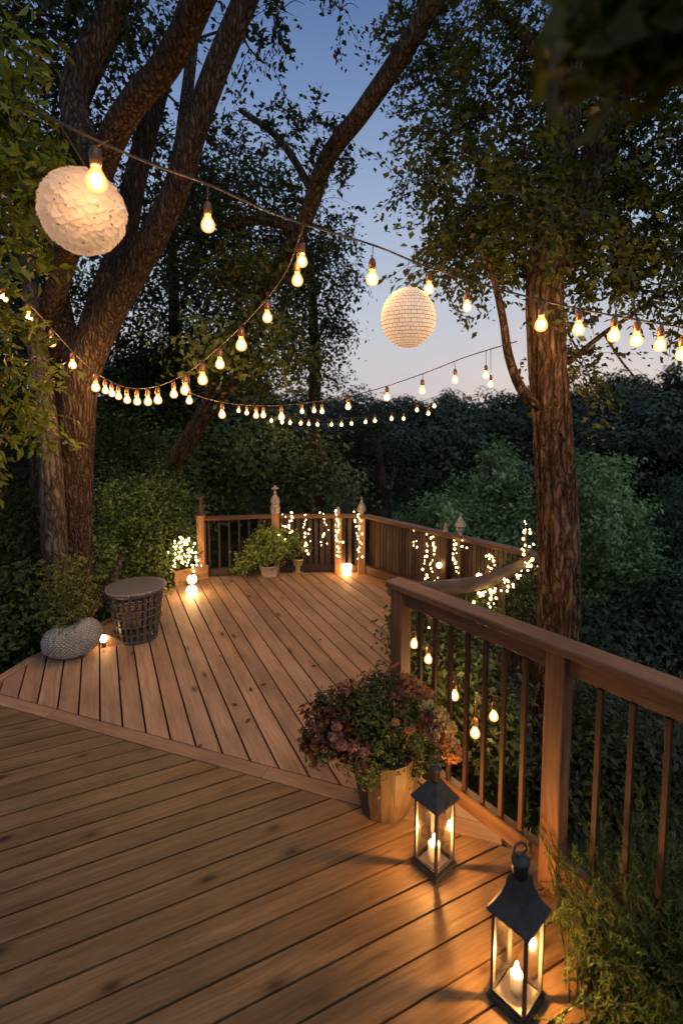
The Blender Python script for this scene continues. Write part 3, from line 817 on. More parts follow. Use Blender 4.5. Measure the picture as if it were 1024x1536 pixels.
# leaning tree whose limb crosses the sky
m_blobs = [blob(470, 185, 45, 32, 5.4, 330), blob(430, 215, 50, 40, 5.8, 460), blob(520, 215, 30, 45, 5.4, 260), blob(365, 190, 35, 35, 6.0, 230), blob(480, 300, 55, 45, 6.0, 560),
           blob(400, 310, 60, 60, 6.4, 700), blob(470, 380, 60, 40, 6.6, 500), blob(340, 260, 40, 50, 6.2, 360)]
tree('tree', 'leaning tree rising beyond the back railing with its bare limb crossing the sky', 'tree',
     [[(225, 735, 7.6, 15), (262, 680, 7.5, 17), (292, 635, 7.4, 16), (330, 560, 7.2, 16), (400, 430, 6.6, 19), (455, 335, 6.0, 23), (490, 240, 5.6, 25), (545, 165, 5.2, 26), (600, 85, 4.9, 28), (650, 0, 4.6, 29), (700, -90, 4.4, 34)],
      [(450, 345, 6.0, 14), (390, 330, 6.2, 14), (330, 340, 6.4, 10)],
      [(470, 290, 5.8, 12), (420, 210, 6.0, 10), (360, 165, 6.2, 7)]],
     [(c, r, int(n*1.15)) for c, r, n in m_blobs], .055, DARKG, M['bark_grey'], spray=.3, per=28, hollow=.15, sides=40, disp=furrow(1.8, .04, 1.2, 7.0), twr=.005)

# stand of trees behind the railing on the left
BG = 'dark trees massed behind the back railing'
bg = [('dense dark crown filling the gap left of the large forked tree', 20, 640, 10.0, [(0, 560, 130, 150), (40, 720, 120, 120), (30, 420, 120, 120), (60, 250, 110, 110)], DARKG),
      ('tall dark crown rising behind the sagging bulb string at centre left', 250, 700, 10.5, [(230, 520, 110, 120), (330, 480, 110, 110), (250, 380, 120, 100), (300, 610, 110, 90), (210, 640, 110, 100), (330, 330, 90, 80), (400, 400, 80, 80), (400, 290, 70, 50), (290, 280, 70, 60)], DARKG),
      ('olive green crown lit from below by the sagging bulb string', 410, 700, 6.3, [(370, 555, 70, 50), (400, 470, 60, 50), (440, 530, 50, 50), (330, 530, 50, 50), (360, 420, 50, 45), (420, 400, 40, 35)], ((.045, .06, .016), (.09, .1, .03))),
      ('feathery tree ending at the sky left of the brick patterned lantern', 460, 720, 11.5, [(470, 440, 55, 70), (440, 380, 70, 70), (500, 490, 35, 45), (460, 530, 60, 50), (510, 420, 28, 40), (490, 360, 45, 45), (500, 570, 20, 20)], DARKG),
      ('round bushy tree behind the left half of the back railing', 300, 760, 9.0, [(250, 690, 80, 60), (330, 680, 90, 70), (400, 690, 80, 60), (290, 740, 100, 50)], ((.055, .085, .035), (.11, .14, .06))),
      ('bushy tree behind the corner of the back railing', 470, 760, 9.5, [(470, 700, 60, 55), (430, 730, 70, 50), (510, 735, 45, 40), (400, 640, 60, 50)], ((.06, .09, .042), (.115, .145, .07))),
      ('dark tree below the distant twinkling bulbs behind the corner post', 560, 760, 13.0, [(530, 680, 60, 70), (590, 720, 60, 60), (560, 650, 50, 45)], ((.018, .026, .014), (.03, .04, .02)))]
for lab, px, py, Y, bl, cs in bg:
    blobs = [blob(a, b, c, d, Y+random.uniform(-.6, .6), int(c*d*.36), dy=1.1) for a, b, c, d in bl]
    p = at(px, py, Y); g = terrain_z(p.x, p.y)
    top = min(b for a, b, c, d in bl)
    tree('background_tree', lab, 'tree', [[(px, py, Y, 22), (px+12, (py+top)/2+40, Y, 18), (px+5, top+10, Y, 9)] if Y > 8 else [(238, 745, Y+1.0, 12), (290, 660, Y+.8, 11), (350, 570, Y+.4, 9), (390, 500, Y, 6)]], blobs, .1 if Y > 8 else .07, cs, M['bark'], 'leaf_soft', BG, twig=.2 if Y > 8 else .13, per=34, hollow=.2, sides=14, twr=.008)

# trees on the slope at the right
SL = 'green trees on the slope beyond the railing'
sl = [('grey green rounded tree standing right of the furrowed trunk', 900, 15.0, [(890, 725, 38, 34), (850, 745, 34, 34), (925, 765, 36, 38), (870, 790, 55, 45), (940, 810, 42, 45), (905, 850, 65, 50), (960, 870, 55, 50), (860, 870, 60, 55), (900, 930, 90, 60), (975, 940, 60, 60), (845, 700, 20, 18), (910, 695, 22, 20)], COOL),
      ('grey green tree seen left of the furrowed trunk above the board fence', 735, 16.0, [(745, 710, 38, 32), (715, 745, 40, 34), (770, 750, 40, 40), (745, 685, 24, 18), (690, 785, 45, 35), (760, 800, 50, 45), (725, 800, 40, 35)], COOL),
      ('low bright green bushy tree above the bird house finial', 650, 14.0, [(655, 768, 28, 24), (622, 775, 24, 22), (688, 785, 30, 26), (640, 795, 40, 24)], COOL),
      ('tree at the right edge of the photo under the dark hill', 1010, 17.0, [(1010, 810, 60, 70), (1040, 760, 50, 60), (990, 880, 60, 70)], ((.04, .058, .036), (.075, .095, .058))),
      ('dark lower tree below the grey green crown at the right', 980, 11.0, [(980, 980, 90, 80), (900, 1000, 90, 80), (1030, 930, 70, 80), (850, 960, 60, 70)], ((.03, .045, .028), (.06, .08, .048)))]
for lab, px, Y, bl, cs in sl:
    blobs = [blob(a, b, c, d, Y+random.uniform(-.8, .8), int(c*d*.75), dy=1.1) for a, b, c, d in bl]
    top = min(b for a, b, c, d in bl); bot = max(b for a, b, c, d in bl)
    tree('slope_tree', lab, 'tree', [[(px, bot+40, Y, 14), (px+6, (bot+top)/2, Y, 10), (px-4, top, Y, 5)]], blobs, .16, cs, M['bark_grey'], 'leaf_soft', SL, twig=.2, per=30, hollow=.5, sides=10, twr=.012, aspect=.5, twp=3)
tree('dead_tree', 'thin pale bare trunk showing against the dark wood behind the corner', 'dead tree',
     [[(584, 770, 15.0, 7), (586, 735, 15.0, 7), (589, 715, 15.0, 5), (592, 690, 15.0, 3)], [(586, 742, 15.0, 4), (578, 725, 15.0, 3), (574, 708, 15.0, 2)]], [], .1, COOL, M['bark_grey'], sides=10)

# ---------------------------------------------------------------- bushes
def bush(name, label, cat, c, blobs, size, cols, group=None, twig=.08, per=22, lmat='leaf', stems=7, aspect=.5, hollow=.25):
    c = Vector(c); root = empty(name, c, label, cat, group)
    mb = MB()
    for b, r, n in blobs:
        b = Vector(b)
        for k in range(max(2, stems//len(blobs)+1)):
            e = b+Vector((random.uniform(-.6, .6)*r[0], random.uniform(-.6, .6)*r[1], random.uniform(-.3, .7)*r[2]))
            mb.tube(catmull([c+Vector((random.uniform(-.05, .05), random.uniform(-.05, .05), -.02)), (c*.5+e*.5)+Vector((0, 0, .04)), e], 5), lerp_list([.009, .006, .003], 5), 6)
    mb.obj('stems', M['bark'], root)
    crown('foliage', blobs, size, cols, M[lmat], root, twig, per, hollow, aspect)
    return root

def gpt(px, py, Y):
    p = at(px, py, Y); return Vector((p.x, p.y, terrain_z(p.x, p.y)))
BUSHC = ((.075, .12, .036), (.145, .195, .06))
bush('bush', 'wide dense green bush behind the dark wicker side table', 'bush', gpt(205, 900, 5.6),
     [blob(200, 800, 75, 80, 5.7, 2600), blob(180, 760, 60, 50, 5.7, 1300), blob(245, 820, 50, 60, 5.9, 1300), blob(150, 850, 40, 60, 5.2, 900), blob(260, 760, 50, 50, 6.4, 1100), blob(220, 730, 70, 40, 6.2, 1100), blob(235, 870, 40, 35, 5.6, 700), blob(185, 880, 40, 30, 5.3, 600)], .05, BUSHC)
bush('bush', 'dark leafy bush at the left edge beside the woven stone planter', 'bush', gpt(30, 1000, 4.3),
     [blob(30, 890, 60, 60, 4.4, 1500), blob(10, 960, 45, 60, 4.1, 1100), blob(80, 900, 45, 60, 4.5, 1000), blob(60, 960, 40, 50, 4.3, 800), blob(15, 800, 60, 60, 5.0, 900)], .07, ((.022, .04, .014), (.05, .072, .026)))
bush('bush', 'dim bush between the two left trunks', 'bush', gpt(30, 800, 6.4),
     [blob(20, 700, 80, 90, 6.5, 1500), blob(140, 700, 60, 90, 6.8, 1000), blob(170, 650, 60, 60, 7.0, 900), blob(210, 700, 50, 40, 7.0, 600)], .07, DARKG)
bush('bush', 'bush strung with fairy lights between the board fence and the furrowed trunk', 'bush', gpt(760, 960, 4.1),
     [blob(755, 900, 50, 55, 4.15, 1700), blob(715, 915, 40, 45, 3.9, 1000), blob(790, 880, 35, 60, 4.2, 1000), blob(690, 960, 50, 50, 3.7, 1100), blob(650, 940, 40, 50, 3.55, 800)], .035, ((.04, .065, .02), (.09, .115, .036)), twig=.06)
bush('bush', 'leafy bush showing through the balusters behind the flower pot', 'bush', gpt(640, 1080, 3.3),
     [blob(640, 1000, 60, 70, 3.3, 1300), blob(700, 1030, 60, 70, 3.1, 1300), blob(660, 1090, 60, 60, 3.1, 1200), blob(740, 1110, 60, 70, 2.9, 1200), blob(620, 950, 30, 40, 3.3, 400), blob(598, 945, 16, 25, 3.1, 120)], .045, ((.035, .055, .018), (.08, .1, .034)))
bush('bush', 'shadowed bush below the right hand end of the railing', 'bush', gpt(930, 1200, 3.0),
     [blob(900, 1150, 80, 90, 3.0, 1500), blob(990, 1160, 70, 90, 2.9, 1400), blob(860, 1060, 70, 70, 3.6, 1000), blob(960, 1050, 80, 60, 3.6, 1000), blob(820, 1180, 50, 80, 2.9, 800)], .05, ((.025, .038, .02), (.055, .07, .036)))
nfol = [blob(5, 90, 50, 75, 3.0, 420), blob(20, 190, 45, 55, 2.9, 520), blob(5, 280, 50, 50, 2.9, 480), blob(-5, 350, 30, 30, 2.9, 170), blob(-10, 510, 45, 50, 3.1, 380), blob(15, 580, 42, 42, 3.2, 400), blob(-5, 640, 35, 40, 3.2, 180)]
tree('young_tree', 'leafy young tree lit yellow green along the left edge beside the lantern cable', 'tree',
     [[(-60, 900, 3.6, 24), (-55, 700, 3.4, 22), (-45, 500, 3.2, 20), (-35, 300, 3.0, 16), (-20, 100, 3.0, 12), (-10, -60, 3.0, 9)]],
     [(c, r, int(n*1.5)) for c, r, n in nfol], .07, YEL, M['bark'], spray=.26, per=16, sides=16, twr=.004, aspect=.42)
tree('near_branch', 'blurred leafy branch hanging close overhead in the top right corner', 'branch',
     [[(1120, -60, .62, 16), (1020, 0, .6, 12), (930, 30, .6, 8), (880, 60, .6, 4)]],
     [blob(950, 20, 70, 40, .62, 150, dy=.07), blob(890, 60, 25, 45, .6, 50, dy=.04), blob(985, 70, 45, 40, .6, 90, dy=.05), blob(880, 110, 12, 30, .58, 18, dy=.03), blob(1010, 40, 30, 60, .62, 70, dy=.05)],
       .05, ((.035, .045, .01), (.075, .08, .018)), M['bark'], twig=.025, per=14, sides=10, twr=.002, foot=False)

# ---------------------------------------------------------------- string lights
def bulb_parts(root, c, top, s=1.0, far=False, socket=True, tilt=None):
    """one hanging bulb: glass part with its filament and socket below it in the tree of parts"""
    c = Vector(c); top = Vector(top)
    seg = 14 if not far else 8
    prof = [(.001, -.034), (.012, -.0325), (.022, -.027), (.029, -.017), (.031, -.005), (.029, .008), (.023, .02), (.016, .032), (.0135, .042)]
    prof = [(r*s, z*s) for r, z in prof]
    mb = MB(); mb.lathe(prof, c, seg, closed=False); b = mb.obj('bulb', M['bulb'], root, c)
    mb = MB(); mb.sphere(c+Vector((0, 0, .0)),   .0165*s, 10 if not far else 6, 6 if not far else 4, (1, 1, 1.25)); mb.obj('filament', M['core_far'] if far else M['core'], b, c)
    if socket:
        mb = MB(); mb.lathe([(.0135*s, .040*s), (.017*s, .044*s), (.018*s, .075*s), (.014*s, .092*s), (.006*s, .1*s)], c, 10)
        mb.tube([c+Vector((0, 0, .098*s)), top], .0025*max(s, .8), 5)
        mb.obj('socket', M['brass'], b, c)
    return b

def string(label, ctrl, bulbs, r=.004, s=1.0, far=False, group='festoon bulb strings over the deck'):
    path = catmull([at(*p) for p in ctrl], 14)
    pxs = [512+FPX*v.x/(v.y*CP-(v.z-CAMH)*SP) for v in path]
    root = empty('string_lights', path[0], label, 'string lights', group)
    mb = MB(); mb.tube(path, r, 7); mb.obj('cable', M['dark'], root)
    for b in bulbs:
        px, py = b[:2]; sc = b[2] if len(b) > 2 else 1.0
        sc *= random.uniform(.93, 1.07)
        i = min(range(len(path)), key=lambda k: abs(pxs[k]-px)); top = path[i]
        c = at(px, py, top.y + (b[3] if len(b) > 3 else 0))
        if c.z > top.z-.1*s*sc: c.z = top.z-.1*s*sc-.004
        bulb_parts(root, c, (c.x*.5+top.x*.5, top.y, top.z), s*sc, far)
    return root, path

sA, pA = string('thick cable of large bulbs carrying the petal lantern across the top of the deck',
       [(40, 162, 1.9), (65, 172, 1.9), (140, 208, 1.95), (225, 245, 2.15), (313, 277, 2.4), (400, 316, 2.65), (455, 336, 2.75), (560, 368, 2.8), (640, 400, 2.8), (745, 433, 2.78), (880, 466, 2.75), (1040, 494, 2.7)],
       [(145, 271, 1.1, -.2), (312, 337, 1.0), (453, 392, 1.0), (558, 418, 1.05), (643, 433, .95), (700, 460, .8), (811, 487, 1.15), (867, 492, 1.0), (920, 498, 1.0), (954, 507, 1.0), (989, 518, 1.0), (1021, 532, 1.0)], r=.0055)
sB, pB = string('sagging string of bulbs looping in front of the large forked tree',
       [(-30, 400, 3.5), (0, 422, 3.6), (43, 455, 3.8), (80, 495, 4.0), (112, 530, 4.2), (150, 563, 4.3), (195, 582, 4.3), (240, 578, 4.15), (285, 556, 3.9), (335, 515, 3.6), (390, 460, 3.2), (430, 405, 2.95), (455, 338, 2.78)],
       [(4, 420, .95), (43, 473, 1.0), (78, 514, .95), (109, 540, 1.1), (143, 560, 1.1), (158, 574, .9), (168, 584, .9), (178, 590, .9), (191, 596, 1.0), (206, 599, 1.05), (222, 600, 1.05), (237, 596, 1.15), (261, 591, 1.05), (278, 581, 1.2), (284, 601, .8), (304, 565, 1.15), (330, 546, 1.1), (362, 516, 1.15), (401, 476, 1.0), (446, 420, .95)], r=.0045)
sC, pC_ = string('slack string of bulbs sweeping from the sagging loop to the furrowed trunk',
       [(275, 584, 4.0), (310, 598, 4.4), (360, 607, 4.8), (420, 608, 5.0), (490, 600, 4.9), (560, 585, 4.6), (630, 562, 4.2), (700, 535, 3.8), (775, 512, 3.45)],
       [(333, 612, 1.1), (358, 616, .6), (370, 615, .7), (384, 618, .9), (395, 621, .9), (422, 618, 1.15), (453, 614, .7), (471, 616, .75), (483, 617, .75), (522, 606, .95), (580, 594, .95), (633, 586, .9), (682, 570, .85), (728, 563, .75), (735, 577, .75)], r=.004)
sD, pD = string('distant row of tiny bulbs hanging before the dark wood',
       [(395, 615, 8.5), (440, 624, 8.7), (500, 628, 8.8), (560, 622, 8.8), (620, 606, 8.6), (665, 590, 8.4)],
       [(407, 631), (423, 633), (435, 634), (451, 635), (463, 636), (476, 637), (497, 637), (512, 637), (527, 634), (548, 633), (562, 631), (587, 628), (605, 628), (625, 615), (642, 620), (651, 609)], r=.004, far=True)
sE, pE = string('bare bulbs dangling outside the near railing among the bush leaves',
       [(598, 925, 2.86), (640, 965, 2.84), (690, 1020, 2.7), (760, 1050, 2.55)],
       [(621, 955, .8), (642, 986, .75), (681, 1043, .85), (712, 1099, .85), (740, 1074, .85)], r=.003, group='festoon bulb strings over the deck')

# support pole lines end in branches; the left end of the thick cable is tied to the young tree
# lanterns hung from the thick cable
def petal_lantern():
    c = at(125, 318, 2.06); R = 63*pxm(2.06)*.95
    root = empty('hanging_lantern', c+Vector((0, 0, R)), 'round white lantern covered in paper petals hanging at the top left', 'lantern')
    mb = MB(); mb.sphere(c, R*.9, 32, 20); mb.obj('globe', M['petal'], root)
    mb = MB(); n = 300
    for i in range(n):
        z = 1-2*(i+.5)/n; a = i*2.39996
        d = Vector((math.sqrt(1-z*z)*math.cos(a), math.sqrt(1-z*z)*math.sin(a), z))
        d = (d+Vector((random.gauss(0, .02), random.gauss(0, .02), random.gauss(0, .02)))).normalized()
        x = d.cross(Vector((0, 0, 1)) if abs(d.z) < .95 else Vector((1, 0, 0))).normalized(); y = d.cross(x)
        rot = random.uniform(-.5, .5); x, y = x*math.cos(rot)+y*math.sin(rot), y*math.cos(rot)-x*math.sin(rot)
        rr = R*.165*random.uniform(.85, 1.15); vs = [c+d*R*.93]; t = random.uniform(.82, 1.05)
        for k in range(9):
            q = 2*PI*k/9; e = rr*(1+.12*math.sin(3*q+i))
            vs.append(c+d*(R*.955+.002*math.sin(q*2+i)-rr*.05)+x*e*math.cos(q)+y*e*math.sin(q)+d*(rr*.2*math.sin(q)))
        mb.add(vs, [[0, k+1, (k+1) % 9+1] for k in range(9)], col=(t, t*.98, t*.95), smooth=True)
    for i in range(120):
        z = 1-2*(i+.5)/120; a = i*2.39996+1.1
        d = Vector((math.sqrt(1-z*z)*math.cos(a), math.sqrt(1-z*z)*math.sin(a), z)); x = d.cross(Vector((.1, .2, 1))).normalized(); y = d.cross(x)
        d = (d+Vector((random.gauss(0, .09), random.gauss(0, .09), random.gauss(0, .09)))).normalized(); x = d.cross(Vector((random.random(), .2, 1))).normalized(); y = d.cross(x)
        rr = R*random.uniform(.008, .02); vs = [c+d*(R*.995)+x*rr*2.2*math.cos(2*PI*k/7)+y*rr*math.sin(2*PI*k/7) for k in range(7)]
        mb.add(vs, [list(range(7))], col=(.06, .045, .035))  # dark ovals paint the shaded gaps between petals
    mb.obj('petals', M['petal'], root)
    mb = MB(); top = min(pA, key=lambda p: abs(p.x-c.x)); mb.tube([c+Vector((0, 0, R*.9)), c+Vector((.01, 0, R+.02)), top], .003, 6); mb.obj('cord', M['dark'], root)
petal_lantern()

def paper_lantern():
    Y = 2.78; c = at(612, 477, Y); R = 40*pxm(Y)
    root = empty('hanging_lantern', c+Vector((0, 0, R)), 'smaller cream lantern with dark brick pattern lines hanging against the sky', 'lantern')
    seg, rings = 48, 44; vs = []; wc = []; fs = []
    for i in range(rings+1):
        th = PI*i/rings
        for k in range(seg+1):
            a = 2*PI*k/seg; r = R*(1+.012*math.sin(th*40))
            vs.append(c+Vector((max(.0005, r*math.sin(th))*math.cos(a), max(.0005, r*math.sin(th))*math.sin(a), -r*math.cos(th)*1.08)))
            wc.append((k/seg*30, i/rings*12.0, 0))
    for i in range(rings):
        for k in range(seg): fs.append([i*(seg+1)+k, i*(seg+1)+k+1, (i+1)*(seg+1)+k+1, (i+1)*(seg+1)+k])
    mb = MB(); mb.add(vs, fs, wc, smooth=True); mb.obj('shade', M['paper'], root)
    top = min(pA, key=lambda p: abs(p.x-c.x))
    mb = MB(); mb.tube([c+Vector((0, 0, R*1.06)), Vector((c.x, top.y, top.z))], .0016, 5); mb.obj('cord', M['dark'], root)
paper_lantern()

# ---------------------------------------------------------------- fairy lights
FG = 'fairy light strands on the railings'
def strand(label, pts, n, amp=.02, big=.0135, group=FG, swirl=False):
    path = catmull(pts, 12)
    root = empty('fairy_lights', path[0], label, 'fairy lights', group)
    mb = MB(); mb.tube(path, .002, 5); mb.obj('wire', M['dark'], root)
    n = int(n*1.35)
    for k in range(n):
        p = path[min(len(path)-1, int((k+.5+random.uniform(-.3, .3))/n*(len(path)-1)))]
        c = p+Vector((random.gauss(0, amp), random.uniform(-.01, .0)-abs(random.gauss(0, amp*.4)), random.gauss(0, amp)))
        r = big*random.choice((.5, .6, .75, .9, 1.15))
        mb = MB(); mb.sphere(c, r, 8, 6); L = mb.obj('light', M['led_glow'], root, c)
        mb = MB(); mb.sphere(c, r*.55, 6, 4); mb.obj('led', M['led'], L, c)
def hang(px0, py0, px1, py1, Y, k=4):
    a = at(px0, py0, Y); b = at(px1, py1, Y); out = []
    for i in range(k+1):
        t = i/k; out.append(a+(b-a)*t+Vector((random.uniform(-.018, .018), -random.uniform(0, .015), 0)))
    return out
names = ['first', 'second', 'third', 'fourth', 'fifth', 'sixth', 'seventh']
for i, (x0, y0, x1, y1, n) in enumerate([(423, 770, 426, 808, 5), (436, 768, 437, 800, 9), (459, 770, 462, 830, 13), (485, 770, 487, 820, 9), (506, 768, 507, 835, 20), (530, 768, 533, 800, 6), (537, 772, 538, 838, 14)]):
    strand('%s strand of fairy lights from the left, hanging down the back railing' % names[i], hang(x0, y0, x1, y1, 5.88), n)
def fence_pt(px, py):   # a point just in front of the board fence
    lo, hi = 4.2, 6.0
    for _ in range(40):
        m = (lo+hi)/2; p = at(px, py, m); s = (p.x-q0.x)*(-dq.y)+(p.y-q0.y)*dq.x
        if s > -.07: hi = m
        else: lo = m
    return at(px, py, lo)
for i, (x0, y0, x1, y1, n) in enumerate([(621, 797, 622, 826, 4), (643, 803, 637, 870, 10), (650, 805, 649, 875, 11), (681, 810, 683, 860, 12), (693, 812, 694, 826, 3), (732, 832, 736, 865, 10)]):
    ps = [fence_pt(x0+(x1-x0)*t/4+random.uniform(-2, 2), y0+(y1-y0)*t/4) for t in range(5)]
    strand('%s strand of fairy lights from the left, hanging on the dark board fence' % names[i], ps, n)
strand('fairy lights draped over the bush and up a stake beside the furrowed trunk', [at(787, 782, 4.25), at(789, 815, 4.2), at(785, 840, 4.15), at(800, 850, 4.0), at(775, 868, 3.9), at(757, 880, 3.85), at(735, 890, 3.8), at(715, 895, 3.75)], 40, amp=.03)
strand('fairy lights scattered low in the bush below the log rail', [at(722, 886, 3.75), at(742, 890, 3.75), at(735, 905, 3.7), at(728, 903, 3.7), at(660, 925, 3.4), at(640, 940, 3.3)], 9, amp=.02)
st = empty('garden_stake', gpt(787, 900, 4.25), 'thin upright stake wound with fairy lights left of the furrowed trunk', 'stake')
mb = MB(); p = at(787, 776, 4.26); mb.tube([gpt(787, 900, 4.26)-Vector((0, 0, .1)), p], .006, 6); mb.obj('rod', M['log'], st)
# two hooked fairy globes on the fence
for px, py, lab in ((658, 848, 'round fairy globe hooked on the middle of the dark board fence'), (718, 864, 'round fairy globe hanging just above the log rail')):
    p = fence_pt(px, py); t = empty('globe_light', p, lab, 'light', 'small globe lights on the dark fence')
    mb = MB(); mb.sphere(p, .026, 14, 10); mb.obj('bulb', M['globe'], t)
    mb = MB(); mb.tube([p+Vector((0, 0, .02)), Vector((p.x, p.y, RB-.03))], .002, 5); mb.obj('cord', M['dark'], t)

# ---------------------------------------------------------------- corner planter box with lit plant
pb = Vector((-1.78, 5.55, 0))
bx = empty('planter_box', pb, 'low cedar planter box at the foot of the left railing post', 'planter')
A = ground(262, 880); B = ground(312, 868)
mb = MB(); dd = (B-A).normalized(); nn = Vector((-dd.y, dd.x, 0)); Lb = (B-A).length
mb.beam(A+Vector((0, 0, .085)), B+Vector((0, 0, .085)), .03, .165, ch=.003); mb.obj('front_panel', M['box'], bx)
for e in (A+dd*.016, B-dd*.016):
    mb = MB(); mb.beam(e+nn*.017+Vector((0, 0, .083)), e+nn*.33+Vector((0, 0, .083)), .03, .16); mb.obj('side_panel', M['box'], bx)
mb = MB(); mb.beam(A+nn*.345+Vector((0, 0, .083)), B+nn*.345+Vector((0, 0, .083)), .03, .16); mb.obj('back_panel', M['box'], bx)
mid = (A+B)/2+nn*.17
mb = MB(); mb.beam(A+nn*.17+dd*.034+Vector((0, 0, .07)), B+nn*.17-dd*.034+Vector((0, 0, .07)), .3, .13, col=(1, 1, 1)); mb.obj('soil', M['soil'], bx)
bush('planter_shrub', 'small shrub thick with fairy lights growing in the cedar planter box', 'shrub', mid+Vector((0, 0, .14)),
     [(mid+Vector((0, 0, .32)), (.17, .14, .18), 800), (mid+Vector((.06, 0, .5)), (.1, .1, .14), 350)], .035, BUSHC, twig=.04)
zz = [mid+Vector((.05+.17*math.sin(k*1.9)*(1-k/20), -.15, .19+k*.026)) for k in range(14)]
strand('dense cluster of fairy lights wound through the shrub in the cedar planter box', zz, 70, amp=.03)
def globe_lamp(c, r, label):
    t = empty('globe_light', c, label, 'light', 'stacked globe lights on the deck')
    mb = MB(); mb.sphere(Vector(c), r, 20, 14); mb.obj('globe', M['globe'], t)
    mb = MB(); mb.lathe([(.02, r*.97), (.02, r+.012), (.012, r+.016)], c, 12); mb.obj('collar', M['metal'], t)
gl = ground(288, 894)
globe_lamp(gl+Vector((0, 0, .058)), .056, 'lower glowing globe light resting on the deck before the planter box')
globe_lamp(gl+Vector((0, .02, .058+.056+.016+.047)), .047, 'upper glowing globe light stacked against the planter box front')

# ---------------------------------------------------------------- pots and shrubs at the back rail
def pot(label, px, py, Y, rt, rb, h, mat):
    c = ground(px, py); t = empty('plant_pot', c, label, 'pot')
    mb = MB(); mb.lathe([(rb, 0), (rb*1.02, .01), (rt*.97, h*.88), (rt*1.04, h*.9), (rt*1.04, h), (rt*.93, h), (rt*.9, h*.86), (.002, h*.85)], c, 24)
    mb.obj('pot_body', mat, t)
    mb = MB(); mb.lathe([(rt*.9, h*.85), (rt*.5, h*.9), (.002, h*.91)], c, 16, closed=False); mb.obj('soil', M['soil'], t)
    return c, h
c1, h1 = pot('pale cream tapered pot holding the larger shrub by the back railing', 404, 863, 5.8, .115, .09, .135, M['ceramic'])
c2, h2 = pot('olive green pot holding the fairy lit shrub by the back railing', 447, 857, 5.85, .085, .075, .17, M['olive'])
SH = ((.12, .17, .035), (.22, .26, .065))
bush('potted_shrub', 'broad leafy shrub in the pale cream pot', 'shrub', c1+Vector((0, 0, h1*.9)),
     [(c1+Vector((-.05, -.02, .3)), (.26, .2, .17), 2400), (c1+Vector((-.27, .0, .15)), (.14, .12, .1), 900), (c1+Vector((0, 0, .46)), (.18, .15, .12), 1000), (c1+Vector((.14, -.02, .33)), (.11, .1, .1), 500)], .045, SH, twig=.045)
bush('potted_shrub', 'smaller upright shrub in the olive green pot', 'shrub', c2+Vector((0, 0, h2*.9)),
     [(c2+Vector((0, 0, .34)), (.14, .12, .16), 600), (c2+Vector((-.04, 0, .46)), (.1, .1, .1), 250)], .035, SH, twig=.04)
cup = ground(520, 862)
t = empty('candle_cup', cup, 'small glowing candle cup on the deck in the far corner', 'candle')
mcup = emit('cup_glow', (1, .5, .16), 26.0)
mb = MB(); mb.lathe([(.045, 0), (.05, .01), (.054, .105), (.058, .112), (.058, .12), (.05, .12), (.047, .03), (.002, .03)], cup, 20); mb.obj('cup', mcup, t)
mb = MB(); mb.lathe([(.044, .031), (.044, .07), (.002, .072)], cup, 16, closed=False); cn = mb.obj('candle', M['wax'], t)

# ---------------------------------------------------------------- wicker side table, stone planter, wedge lamp
wt = ground(207, 955); wt.z = 0
tb = empty('side_table', wt, 'dark openwork wicker side table with a round top by the bush', 'table')
HT = .45
def wr(z): return .16+(.224-.16)*(z/HT)**.8
mb = MB()
for k in range(22):
    a = 2*PI*k/22+random.uniform(-.03, .03)
    pts = [wt+Vector((wr(z)*math.cos(a), wr(z)*math.sin(a), z)) for z in (.01, .1, .2, .3, HT-.02)]
    for p, q in zip(pts[:-1], pts[1:]): mb.beam(p, q+(q-p)*.03, .022, .008, up=(math.cos(a), math.sin(a), 0), col=(random.uniform(.7, 1.3),)*3)
mb.obj('staves', M['wicker'], tb)
for z in (.02, .09, .16, .23, .30, .37):
    mb = MB(); n = 40
    ring = [wt+Vector(((wr(z)+.004)*math.cos(2*PI*k/n), (wr(z)+.004)*math.sin(2*PI*k/n), z+.004*math.sin(k*3.1))) for k in range(n+1)]
    mb.tube(ring, .006, 6, cap=False); mb.obj('hoop', M['wicker'], tb)
mb = MB(); mb.lathe([(.222, HT-.03), (.24, HT-.022), (.244, HT-.004), (.238, HT+.01), (.222, HT+.014), (.002, HT+.012)], wt, 40)
for k in range(70):
    a = 2*PI*k/70; mb.sphere(wt+Vector((.24*math.cos(a), .24*math.sin(a), HT+.0)), .012, 6, 4, col=(random.uniform(.7, 1.6),)*3)
mb.obj('tabletop', M['wicker_top'], tb)
mb = MB(); mb.lathe([(.17, .004), (.17, .016), (.002, .018)], wt, 24); mb.obj('base', M['wicker'], tb)

